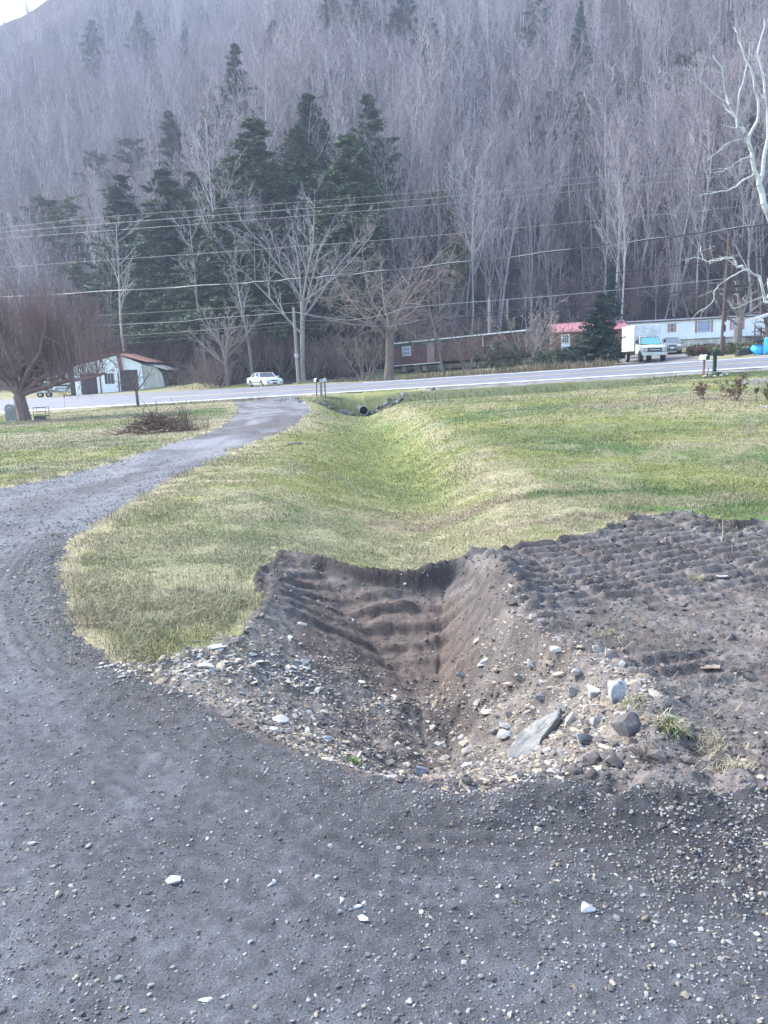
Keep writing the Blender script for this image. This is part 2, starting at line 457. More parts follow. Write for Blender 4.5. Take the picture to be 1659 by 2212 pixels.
    # general roughness
    z = z + g * (.012 * n1 + .006 * n2 + .0035 * n3 * (D < 9)) + s * (.012 * n1 + .010 * n2 + .010 * n3 * (D < 12)) + .020 * tr * fbm(X * 11, Y * 11, 88, 4) * (1 + .8 * (X > .35))
    lumps = np.clip(fbm(X * 9, Y * 9, 71, 3) + .15, 0, 1) * .045
    z = z + lumps * (s + g) * sstep(.4, 1.4, X) * sstep(3.35, 2.9, Y) * sstep(1.6, 2.5, Y)
    z = z + lawn * near * (.018 * n1 + .010 * n2)
    # keep clear of the road sheet
    onroad = sstep(-.5, .0, t) * (1 - sstep(ROAD_W + .25, ROAD_W + .6, t))
    z = z * (1 - onroad) + (base_z(X, Y) - .10) * onroad
    reg = dict(g=g, s=s, t=t, sd_t=sd_t, sd_s=sd_s, sd_d=sd_d, tr=tr, far=far, dp=dp, lawn=lawn, swale=np.exp(-(dl / 1.2) ** 2) * near)
    return z, reg

# fan-shaped grid, finer towards the camera
def _rows():
    ys = [-9, -6, -4, -2.5, -1.2, -.3, .3, .8]; y = .8
    while y < 480:
        k = .0036 if y < 7.5 else .0055 if y < 12 else (.0075 if y < 75 else .016)
        y += k * (y + 1.3); ys.append(y)
    return np.array(ys)
_ys = _rows(); NU = 860
_us = np.linspace(-1, 1, NU)
_us = _us + 14 * np.sign(_us) * np.maximum(np.abs(_us) - .93, 0)      # outer columns reach far to the sides
def _uinv(v): return np.where(np.abs(v) > .93, np.sign(v) * (np.abs(v) + 13.02) / 15, v)
def _hw(y): return np.where(y < 1, 9.0, 0.0) + np.maximum(.70 * np.maximum(y, 0) + 1.3, 0) + np.where((y > 75), .12 * (y - 75), 0)
_hwv = np.array([max(.70 * max(y, 0) + 1.3 + (.12 * (y - 75) if y > 75 else 0), 1.3 + 1.2 * max(0, .8 - y)) for y in _ys])
GX = _us[None, :] * _hwv[:, None]; GY = np.repeat(_ys[:, None], NU, 1)
GZ, REG = field(GX, GY)
_nr = len(_ys)

def ground_at(x, y):
    """height of the built ground grid (vectorised, bilinear)"""
    x = np.atleast_1d(np.asarray(x, dtype=np.float64)); y = np.atleast_1d(np.asarray(y, dtype=np.float64))
    i = np.clip(np.searchsorted(_ys, y) - 1, 0, _nr - 2)
    fy = np.clip((y - _ys[i]) / (_ys[i + 1] - _ys[i]), 0, 1)
    hw = _hwv[i] * (1 - fy) + _hwv[i + 1] * fy
    u = np.clip((_uinv(x / hw) + 1) / 2 * (NU - 1), 0, NU - 1.001)
    j = u.astype(int); fu = u - j
    a = GZ[i, j] * (1 - fu) + GZ[i, j + 1] * fu; b = GZ[i + 1, j] * (1 - fu) + GZ[i + 1, j + 1] * fu
    return a * (1 - fy) + b * fy
def reg_at(k, x, y):
    i = np.clip(np.searchsorted(_ys, y) - 1, 0, _nr - 2)
    u = np.clip((_uinv(x / _hwv[i]) + 1) / 2 * (NU - 1), 0, NU - 1).astype(int)
    return REG[k][i, u]
def gz(x, y): return float(ground_at(x, y)[0])
def G(px, py): p = W(px, py); return Vector((p[0], p[1], gz(p[0], p[1])))
def WG(px, py):
    """where the view ray meets the built ground (trench included)"""
    return W(px, py, lambda x, y: ground_at(x, y))
# ------------------------------------------------------------------ ground sheets (one grid, one object per kind of surface)
rng = np.random.default_rng(7)
def mixc(a, b, w): return a * (1 - w[..., None]) + b * w[..., None]
def c3(*c): return np.array(c, dtype=np.float64)

GREEN, YGREEN, STRAW, DRY = c3(.095, .150, .048), c3(.235, .250, .080), c3(.375, .330, .205), c3(.28, .235, .15)
def lawn_col(X, Y):
    D = np.sqrt(X * X + Y * Y)
    a = fbm(X * .55, Y * .35, 101, 3); b = fbm(X * 2.6, Y * 1.8, 102, 4); c = fbm(X * .22, Y * .12, 103, 3)
    col = mixc(np.broadcast_to(YGREEN * .95, X.shape + (3,)), GREEN * 1.15, sstep(-.15, .45, a + .35 * b))
    col = mixc(col, STRAW, .76 * sstep(-.30, .45, c + .55 * b + .1))
    # greener in the swale, drier at its right edge and near the top of the lawn
    dl, sl, side = line_s(X, Y, SWALE)
    col = mixc(col, c3(.235, .265, .085), .62 * np.exp(-((dl - .2) / (.75 + .018 * Y)) ** 2) * sstep(7, 12, Y))
    col = mixc(col, STRAW * 1.02, .75 * np.exp(-((dl - 1.25) / .5) ** 2) * (side < 0) * sstep(-.1, .3, b + .3))
    w = sstep(8, 14, X) * sstep(24, 30, Y) * sstep(-.3, .2, c + .4 * b)
    col = mixc(col, STRAW * 1.1, .75 * w)
    # dark green lush patches and a worn brownish band, as in the photograph
    for (cx, cy, rx, ry, k) in LUSH: col = mixc(col, GREEN * .8, .8 * k * np.exp(-((X - cx) / rx) ** 2 - ((Y - cy) / ry) ** 2))
    for (cx, cy, rx, ry, k) in WORN: col = mixc(col, DRY, k * sstep(.2, .6, np.exp(-((X - cx) / rx) ** 2 - ((Y - cy) / ry) ** 2) + .25 * b))
    t = road_t(X, Y)
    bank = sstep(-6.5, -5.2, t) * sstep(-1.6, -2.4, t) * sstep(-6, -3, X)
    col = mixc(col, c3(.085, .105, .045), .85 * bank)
    # straw edge along the drive
    q = np.abs(sdf(X, Y, DRIVE)); col = mixc(col, STRAW * 1.1, .75 * np.exp(-(q / (.10 + .012 * D)) ** 2) * (Y < 60))
    col = mixc(col, c3(.16, .135, .10), .75 * np.exp(-(q / .10) ** 2) * (Y < 14) * sstep(-.3, .2, b))
    fv = sstep(ROAD_W, ROAD_W + 1, t)
    col = mixc(col, STRAW * .80, fv * .8 * sstep(-.5, .3, b + a))
    return col
def _l(px, py, rx, ry, k=1.0): p = W(px, py); return (p[0], p[1], rx, ry, k)
LUSH = [_l(1330, 1062, 1.6, .22), _l(1190, 942, 2.6, 1.2, .8), _l(1080, 930, 1.4, .9, .7), _l(905, 1010, .7, 1.2, .5), _l(330, 1210, .9, .25, .6), _l(560, 1160, 1.0, .35, .5), _l(1330, 870, 3.5, 1.6, .6), _l(165, 955, 1.5, .8, .8), _l(430, 905, 2.2, 1.0, .7)]
WORN = [_l(960, 1075, 1.1, .5, .9), _l(1250, 1120, 1.1, .25, .8), _l(1480, 1080, 1.1, .4, .5), _l(1480, 862, 4.0, 2.2, .8), _l(870, 1060, .8, .7, .6), _l(440, 1275, .45, .10, .9), _l(330, 930, 2.6, 1.6, .9), _l(420, 880, 2.5, 1.2, .7), _l(180, 965, 2.5, .5, .5),
        _l(60, 915, 3.5, 1.6, .9), _l(270, 905, 5, 1.0, .5)]

_far_mask = _ys < 150
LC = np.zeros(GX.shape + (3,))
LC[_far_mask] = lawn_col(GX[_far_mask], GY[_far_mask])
_t = REG['t']
# gravel colour: blue-grey compacted fines, darker damp lanes, paler dust
n_a = fbm(GX * .9, GY * .9, 201, 4); n_b = fbm(GX * 5, GY * 5, 202, 4); n_c = fbm(GX * 30, GY * 30, 203, 3)
GC = mixc(np.broadcast_to(c3(.190, .198, .210), GX.shape + (3,)), c3(.125, .128, .136), sstep(-.35, .5, n_a * .9 + .5 * n_b))
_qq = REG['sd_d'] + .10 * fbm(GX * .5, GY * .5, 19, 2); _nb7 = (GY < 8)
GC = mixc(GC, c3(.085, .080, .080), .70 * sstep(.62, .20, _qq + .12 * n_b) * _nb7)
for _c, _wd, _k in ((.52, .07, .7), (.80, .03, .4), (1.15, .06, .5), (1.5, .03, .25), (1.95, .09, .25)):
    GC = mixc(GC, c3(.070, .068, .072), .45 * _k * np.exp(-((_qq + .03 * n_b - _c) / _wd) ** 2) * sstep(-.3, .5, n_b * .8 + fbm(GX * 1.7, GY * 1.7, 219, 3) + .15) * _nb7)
GC = mixc(GC, c3(.075, .070, .070), .55 * sstep(.2, 1.4, GX) * sstep(1.75, 2.2, GY) * sstep(-.3, .4, n_a + n_b * .6))
_q = REG['sd_d']
GC = mixc(GC, c3(.30, .295, .30), .5 * sstep(8, 14, GY) * sstep(-.2, .4, fbm(GX * .8, GY * .35, 207, 3)))
GC = mixc(GC, c3(.105, .092, .085), .75 * sstep(8, 14, GY) * sstep(.05, .35, fbm(GX * .9, GY * .45, 208, 4)))
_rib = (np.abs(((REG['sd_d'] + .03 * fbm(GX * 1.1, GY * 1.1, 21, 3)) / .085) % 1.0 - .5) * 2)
GC = GC * (1 - .28 * (_rib * np.clip(.95 - REG['sd_d'], 0, .8) * _nb7 * (GX < 1.2) * sstep(-.5, .1, n_b + n_a))[..., None])  # shade between the tyre ribs, painted into the gravel colour
GC = GC * (1 + .45 * n_c[..., None])
# soil colours
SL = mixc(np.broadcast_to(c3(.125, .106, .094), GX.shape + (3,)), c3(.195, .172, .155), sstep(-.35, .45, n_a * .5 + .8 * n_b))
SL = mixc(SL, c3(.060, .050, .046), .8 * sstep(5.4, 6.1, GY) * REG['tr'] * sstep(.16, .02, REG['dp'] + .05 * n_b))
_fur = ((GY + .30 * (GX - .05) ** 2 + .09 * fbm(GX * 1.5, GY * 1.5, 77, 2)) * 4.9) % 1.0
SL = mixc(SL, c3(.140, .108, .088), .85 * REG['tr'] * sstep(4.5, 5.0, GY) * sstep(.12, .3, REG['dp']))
SL = mixc(SL, c3(.080, .062, .052), .55 * np.exp(-((np.abs(_fur - .02)) / .14) ** 2) * REG['tr'] * sstep(5.15, 5.4, GY) * sstep(-.5, .1, n_b))  # shadow line under each scrape ridge, painted into the soil colour
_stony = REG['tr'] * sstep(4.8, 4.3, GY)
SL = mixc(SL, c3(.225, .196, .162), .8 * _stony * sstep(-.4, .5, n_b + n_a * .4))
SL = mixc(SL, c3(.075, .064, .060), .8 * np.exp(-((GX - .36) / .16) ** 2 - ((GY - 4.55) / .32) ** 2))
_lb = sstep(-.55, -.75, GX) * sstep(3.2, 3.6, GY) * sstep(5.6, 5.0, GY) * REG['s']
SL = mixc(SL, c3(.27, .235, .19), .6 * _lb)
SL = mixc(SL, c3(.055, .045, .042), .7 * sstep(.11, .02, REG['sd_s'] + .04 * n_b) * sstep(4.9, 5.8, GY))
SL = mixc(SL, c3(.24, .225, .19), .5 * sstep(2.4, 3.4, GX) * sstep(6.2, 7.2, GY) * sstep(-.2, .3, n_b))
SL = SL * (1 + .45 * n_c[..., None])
# forest floor
n_f = fbm(GX / 9, GY / 9, 301, 4); n_g = fbm(GX / 1.7, GY / 1.7, 302, 3)
FL = mixc(np.broadcast_to(c3(.055, .040, .036), GX.shape + (3,)), c3(.038, .034, .032), sstep(-.3, .4, n_f + .6 * n_g))
# shoulder gravel
SH = mixc(np.broadcast_to(c3(.26, .25, .245), GX.shape + (3,)), c3(.15, .135, .12), sstep(-.3, .4, fbm(GX * 1.2, GY * 1.2, 305, 3)))

r_id = np.zeros(GX.shape, int)                      # 0 lawn
r_id[REG['s'] > .5] = 2
r_id[REG['g'] > .5] = 1
r_id[(r_id == 0) & (REG['sd_s'] > -.25) & (REG['sd_d'] > -.25) & (GY < 4.2) & (GX > -1.4)] = 2
r_id[GY < .3] = 1
_hn = fbm(GX / 4, GY / 4, 310, 3) * 2.2
_fl = (_t > hill_start(GX) - 3 + _hn)
r_id[_fl] = 3
_sh = (((_t > -2.1 + .5 * n_b) & (_t < .05) & (GX > 3)) & (GY < 75)) | ((_t > ROAD_W - .05) & (_t < ROAD_W + .9))
r_id[_sh & (r_id != 1)] = 4
# gravel parking in front of the long white home
PARK_PX = [(1355, 792), (1340, 783), (1345, 768), (1420, 760), (1462, 757), (1485, 762), (1520, 781), (1545, 786)]
_parkd = sdf(GX, GY, poly_px(PARK_PX))
r_id[(_parkd + .3 * n_b > 0) & (_t > ROAD_W)] = 5
# pale gravel patch on the right lawn
_pp = poly_px([(1590, 826), (1620, 818), (1700, 812), (1760, 815), (1760, 832), (1659, 834), (1600, 832)])
r_id[(sdf(GX, GY, _pp) + .2 * n_b > 0)] = 6

m_lawn = attr_mat("lawn turf", .9, .15, .40, 22, bump=.02)
m_gravel = attr_mat("driveway grit", .9, .25, .50, 150, bump=.012)
m_soil = attr_mat("bare soil", .92, .2, .40, 90, bump=.008)
m_litter = attr_mat("leaf litter", .95, .1, .45, 3, bump=.15)
m_shoulder = attr_mat("shoulder gravel", .9, .2, .35, 9, bump=.02)
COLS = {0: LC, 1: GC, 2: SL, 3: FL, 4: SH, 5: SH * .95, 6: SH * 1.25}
NAMES = {0: ("lawn", m_lawn), 1: ("gravel_driveway", m_gravel), 2: ("bare_soil", m_soil), 3: ("hillside", m_litter),
         4: ("road_shoulder", m_shoulder), 5: ("parking_gravel", m_shoulder), 6: ("gravel_patch", m_shoulder)}
_idx = np.arange(_nr * NU).reshape(_nr, NU)
_quads = np.stack([_idx[:-1, :-1], _idx[:-1, 1:], _idx[1:, 1:], _idx[1:, :-1]], -1).reshape(-1, 4)
_rq = np.maximum.reduce([r_id[:-1, :-1], r_id[:-1, 1:]]).reshape(-1)
_Vall = np.stack([GX, GY, GZ], -1).reshape(-1, 3)
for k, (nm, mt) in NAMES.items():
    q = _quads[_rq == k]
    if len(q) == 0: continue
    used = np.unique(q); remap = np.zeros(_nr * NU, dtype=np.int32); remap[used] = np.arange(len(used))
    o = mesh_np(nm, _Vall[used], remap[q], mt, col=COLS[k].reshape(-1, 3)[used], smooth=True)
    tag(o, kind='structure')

# ------------------------------------------------------------------ the road: asphalt sheet and painted lines above it
m_asphalt = plain("asphalt", (.170, .180, .200), .75, spec=.4, col2=(.125, .132, .147), scale=.9, bump=.004, bscale=30, stretch=(.35, 1, 1))
m_white = plain("road paint white", (.80, .81, .80), .6, col2=(.62, .63, .62), scale=3)
m_yellow = plain("road paint yellow", (.52, .43, .26), .6, col2=(.36, .31, .21), scale=2)
_rd = np.array((1.0, -.52)); _rd /= np.linalg.norm(_rd); _rn = np.array((-_rd[1], _rd[0]))   # along, across
def road_pt(s, t, dz=0.0):
    p = np.array((0, 53.56)) + _rd * s + _rn * t
    return (p[0], p[1], float(road_z(p[0], t)) + dz)
def road_strip(name, t0, t1, s0, s1, dz, mat, thick=0.0, nt_=2):
    S = np.arange(s0, s1 + .01, 2.0); T = np.linspace(t0, t1, nt_)
    V = [road_pt(s, t, dz) for s in S for t in T]; n = len(T)
    F = [(i * n + j, (i + 1) * n + j, (i + 1) * n + j + 1, i * n + j + 1) for i in range(len(S) - 1) for j in range(n - 1)]
    return tag(mesh_np(name, V, F, mat), kind='structure')
road_strip("road", -.45, ROAD_W + .30, -110, 80, .0, m_asphalt, nt_=8)
road_strip("road_edge_line", -.14, .20, -110, 80, .006, m_white)
road_strip("road_edge_line", ROAD_W - .22, ROAD_W - .02, -5, 80, .008, m_white)
road_strip("road_centre_line", 3.20, 3.36, -24, 80, .008, m_yellow)
road_strip("road_centre_line", 3.48, 3.62, -24, 80, .008, m_yellow)

# ------------------------------------------------------------------ grass blades
def blades(name, P, h, w, lean, col, mat, seg=True):
    n = len(P); th = rng.uniform(0, 2 * np.pi, n); th2 = th + rng.uniform(-.5, .5, n) + np.pi / 2
    side = np.stack([np.cos(th), np.sin(th), np.zeros(n)], -1) * (w / 2)[:, None]
    dirv = np.stack([np.cos(th2), np.sin(th2), np.zeros(n)], -1)
    mid = P + dirv * (lean * h * .35)[:, None] + np.array((0, 0, 1.0)) * (h * .6)[:, None]
    tip = P + dirv * (lean * h)[:, None] + np.array((0, 0, 1.0)) * (h * (1.0 - .35 * lean))[:, None]
    V = np.stack([P - side, P + side, mid + side * .8, mid - side * .8, tip], 1).reshape(-1, 3)
    b = (np.arange(n) * 5)[:, None]
    F = np.concatenate([b + np.array([[0, 1, 2]]), b + np.array([[0, 2, 3]]), b + np.array([[3, 2, 4]])], 0)
    C = np.repeat(col, 5, axis=0)
    return mesh_np(name, V, F, mat, col=C)
m_blade = attr_mat("grass blades", .7, .25)
def lawn_points(n, y0, y1, seed=1):
    r = np.random.default_rng(seed)
    y = np.exp(r.uniform(math.log(y0), math.log(y1), n)); x = r.uniform(-1, 1, n) * (.62 * y + .8)
    return x, y
def grass_layer(n, y0, y1, seed, hmul=1.0):
    x, y = lawn_points(n, y0, y1, seed)
    _sd = reg_at('sd_d', x, y); _ss2 = reg_at('sd_s', x, y)
    ok = ((reg_at('lawn', x, y) > .5) | ((np.maximum(_sd, _ss2) < .16) & (rng.uniform(size=n) < .10))) & (road_t(x, y) < np.where(x > 2.5, -2.3, -.6))
    ok &= (rng.uniform(size=n) < .25 + .75 * sstep(.0, .28, -np.maximum(_sd, _ss2) + .10 * fbm(x * 5, y * 5, 411, 2))) | (y > 12)
    # bare spots
    _e = np.minimum(np.abs(reg_at('sd_s', x, y)), np.abs(reg_at('sd_d', x, y))); ok &= ~((fbm(x * 3, y * 3, 410, 3) > .33 - .5 * np.exp(-_e / .25)) & (rng.uniform(size=n) < .72))
    x, y = x[ok], y[ok]; n = len(x)
    z = ground_at(x, y)
    r = np.random.default_rng(seed + 50)
    c = lawn_col(x, y); c = mixc(c, STRAW, (r.uniform(size=n) < .30) * .6) 
    c = c * r.uniform(.66, 1.32, (n, 1)) 
    edge = np.exp(-(np.minimum(np.abs(reg_at('sd_s', x, y)), np.abs(reg_at('sd_d', x, y))) / .3) ** 2)
    h = r.gamma(4, .0058, n) * hmul * (1 + .7 * edge + .5 * fbm(x * 1.5, y * 1.5, 415, 2)) * (1 + .9 * sstep(6.8, 5.2, y)) * np.clip(y / 13, 1, 1.6)
    w = np.maximum(.0030, .00055 * y) * r.uniform(.7, 1.5, n)
    return np.stack([x, y, z - .004], -1), h, w, np.clip(r.gamma(3, .28, n), .1, 1.7), c
_a = grass_layer(700000, 3.6, 16, 11)
tag(blades("grass", *_a, m_blade), kind='stuff')
_b = grass_layer(330000, 16, 60, 12)
tag(blades("grass", *_b, m_blade), kind='stuff')
# ------------------------------------------------------------------ bare trees
def perp(d):
    a = np.cross(d, (0, 0, 1.0)); n = np.linalg.norm(a)
    if n < 1e-3: a = np.array((1.0, 0, 0)); n = 1
    a /= n; return a, np.cross(a, d)
def seg_tubes(P, Q, r0, r1, n):
    """open tubes for many segments at once"""
    P = np.asarray(P); Q = np.asarray(Q); r0 = np.asarray(r0); r1 = np.asarray(r1); m = len(P)
    d = Q - P; d /= np.maximum(np.linalg.norm(d, axis=1, keepdims=True), 1e-9)
    up = np.where(np.abs(d[:, 2:3]) < .9, np.array([[0, 0, 1.0]]), np.array([[1.0, 0, 0]]))
    x = np.cross(d, up); x /= np.linalg.norm(x, axis=1, keepdims=True); y = np.cross(x, d)
    t = np.arange(n) * 2 * np.pi / n
    ring = x[:, None, :] * np.cos(t)[None, :, None] + y[:, None, :] * np.sin(t)[None, :, None]
    V = np.concatenate([P[:, None] + ring * r0[:, None, None], Q[:, None] + ring * r1[:, None, None]], 1).reshape(-1, 3)
    k = np.arange(n); k1 = (k + 1) % n
    f = np.stack([k, k1, k1 + n, k + n], -1)
    F = (np.arange(m)[:, None, None] * 2 * n + f[None]).reshape(-1, 4)
    return V, F
class Skel:
    def __init__(s, seed): s.r = np.random.default_rng(seed); s.seg = []     # level, p, q, r0, r1
    def limb(s, p, d, L, rad, lvl, nseg, wob, up, tipr=.35):
        """a bending limb; returns its points and directions"""
        pts = [np.array(p, float)]; ds = []; d = np.array(d, float) / np.linalg.norm(d)
        for i in range(nseg):
            d = d + s.r.normal(0, wob, 3) + np.array((0, 0, up)); d /= np.linalg.norm(d)
            q = pts[-1] + d * L / nseg
            ra = rad * (1 - (1 - tipr) * i / nseg); rb = rad * (1 - (1 - tipr) * (i + 1) / nseg)
            s.seg.append((lvl, pts[-1], q, ra, rb)); pts.append(q); ds.append(d)
        return pts, ds
    def child_dir(s, d, ang):
        a, b = perp(d); t = s.r.uniform(0, 2 * np.pi)
        return d * math.cos(ang) + (a * math.cos(t) + b * math.sin(t)) * math.sin(ang)
    def grow(s, pts, ds, rad, L, lvl, maxlvl, n, lo, ang, ratio, wob, up, tipr=.35, jit=.35):
        for k in range(n[min(lvl, len(n) - 1)]):
            f = lo + (1 - lo) * (k + s.r.uniform(0, 1)) / n[min(lvl, len(n) - 1)]
            i = min(int(f * len(ds)), len(ds) - 1); ff = f * len(ds) - i
            p = pts[i] * (1 - ff) + pts[i + 1] * ff
            r_here = rad * (1 - (1 - tipr) * f)
            cd = s.child_dir(ds[i], ang * s.r.uniform(1 - jit, 1 + jit))
            LL = L * ratio * (1.15 - .55 * f) * s.r.uniform(.7, 1.25)
            rr = min(r_here * .75, rad * .55) * s.r.uniform(.7, 1)
            cp, cds = s.limb(p, cd, LL, rr, lvl + 1, 4 if lvl < 1 else 3 if lvl < 2 else 2, wob, up, .30)
            if lvl + 1 < maxlvl:
                s.grow(cp, cds, rr, LL, lvl + 1, maxlvl, n, .18 if lvl else .25, ang, ratio * 1.02, wob, up, .3, jit)
    def mesh(s, lo, hi, minr=0.0, sides=None):
        g = [q for q in s.seg if lo <= q[0] <= hi]
        n = sides or (7 if lo == 0 and hi < 2 else 3)
        return seg_tubes([q[1] for q in g], [q[2] for q in g], [max(q[3], minr) for q in g], [max(q[4], minr * .8) for q in g], n)
def bark_cols(V, base, seed, top=None):
    n = fbm(V[:, 0] * 1.3 + V[:, 2] * .8, V[:, 1] * 1.3 + V[:, 2] * .5, seed, 3)
    c = np.array(base)[None] * (1 + .35 * n[:, None])
    return c
m_bark = attr_mat("bark", .9, .15, .30, 5)
m_twig = attr_mat("bare twigs", .9, .12)

def tree_protos(seed, kind):
    """returns (trunk mesh, crown mesh) built at the origin"""
    s = Skel(seed); r = s.r
    if kind == 'forest':            # tall slim hardwood
        H = r.uniform(14, 20); R0 = r.uniform(.085, .135)
        pts, ds = s.limb((0, 0, -.4), (r.normal(0, .05), r.normal(0, .05), 1), H, R0, 0, 12, .035, .03, .22)
        s.grow(pts, ds, R0, H, 0, 4, [12, 7, 5, 3], .36, R(36), .32, .10, .13, .22)
        base = r.choice([0, 1, 2]); col = [(.31, .285, .285), (.50, .475, .46), (.21, .19, .185)][base]; mr = .014
        split = 0
    elif kind == 'fork':            # vase-shaped, several leaders
        H = r.uniform(13, 17); R0 = r.uniform(.11, .15)
        pts, ds = s.limb((0, 0, -.4), (r.normal(0, .08), r.normal(0, .08), 1), H * .4, R0, 0, 5, .05, .02, .8)
        for k in range(4):
            cd = s.child_dir(ds[-1], R(r.uniform(10, 28))); 
            cp, cds = s.limb(pts[-1 - (k % 2)], cd, H * .62, R0 * .6, 1, 8, .08, .06, .2)
            s.grow(cp, cds, R0 * .6, H * .6, 1, 4, [10, 8, 5, 5], .15, R(34), .36, .10, .13, .2)
        col = (.40, .38, .375); mr = .014
    elif kind == 'slim':            # thin understorey pole
        H = r.uniform(8, 12); R0 = r.uniform(.06, .10)
        pts, ds = s.limb((0, 0, -.3), (r.normal(0, .10), r.normal(0, .10), 1), H, R0, 0, 9, .05, .03, .2)
        s.grow(pts, ds, R0, H, 0, 3, [14, 6, 5], .22, R(40), .30, .10, .10, .2)
        col = (.30, .275, .27); mr = .014
    elif kind == 'brush':           # thicket
        col = (.22, .175, .150); mr = .011
        for k in range(9):
            H = r.uniform(2.2, 4.2)
            pts, ds = s.limb((r.normal(0, .8), r.normal(0, .8), -.1), (r.normal(0, .35), r.normal(0, .35), 1), H, .028, 0, 5, .14, .03, .2)
            s.grow(pts, ds, .028, H, 0, 3, [7, 4, 3], .15, R(38), .38, .14, .06, .2)
    V, F = s.mesh(0, 1 if kind != 'brush' else 0, mr)
    c = bark_cols(V, col, seed)
    V2, F2 = s.mesh(2 if kind != 'brush' else 1, 9, mr * .9)
    c2 = bark_cols(V2, tuple(min(1, q * f) for q, f in zip(col, (1.10, 1.0, 1.0))), seed + 3)
    return (V, F, c), (V2, F2, c2), H
def me_of(name, VFC, mat):
    o = mesh_np(name, VFC[0], VFC[1], mat, col=VFC[2]); me = o.data; bpy.data.objects.remove(o); return me
PROTO = {}
for kind, num, sd0 in (('forest', 7, 100), ('fork', 4, 200), ('slim', 4, 300), ('brush', 3, 400)):
    for i in range(num):
        a, b, H = tree_protos(sd0 + i, kind)
        PROTO.setdefault(kind, []).append((me_of("trunk", a, m_bark), me_of("crown", b, m_twig), H))

def place_tree(name, me_t, me_c, loc, rz, sc, label, cat, group=None, tilt=(0, 0), crown="crown"):
    e = bpy.data.objects.new(name, None); e.empty_display_size = .5
    e.location = loc; e.rotation_euler = (tilt[0], tilt[1], rz); e.scale = sc if hasattr(sc, '__len__') else (sc, sc, sc)
    link(e); tag(e, label, cat, group)
    for nm, me in (("trunk", me_t), (crown, me_c)):
        if me is not None: link(bpy.data.objects.new(nm, me), e)
    return e

# ------------------------------------------------------------------ conifers
def needle_clumps(C, rad, n_per, size, seed, flat=.6):
    """many small needle sprays (triangles) round clump centres"""
    r = np.random.default_rng(seed); m = len(C)
    P = np.repeat(C, n_per, 0) + r.normal(0, 1, (m * n_per, 3)) * np.repeat(rad, n_per)[:, None] * np.array((1, 1, flat)) * .55
    k = len(P); th = r.uniform(0, 2 * np.pi, k); el = r.uniform(-.3, .9, k)
    d = np.stack([np.cos(th) * np.cos(el), np.sin(th) * np.cos(el), np.sin(el)], -1)
    s_ = size * r.uniform(.6, 1.4, k)
    w = np.cross(d, r.normal(0, 1, (k, 3))); w /= np.linalg.norm(w, axis=1, keepdims=True)
    V = np.stack([P - w * (s_ * .22)[:, None], P + w * (s_ * .22)[:, None], P + d * s_[:, None]], 1).reshape(-1, 3)
    F = np.arange(3 * k).reshape(-1, 3)
    return V, F
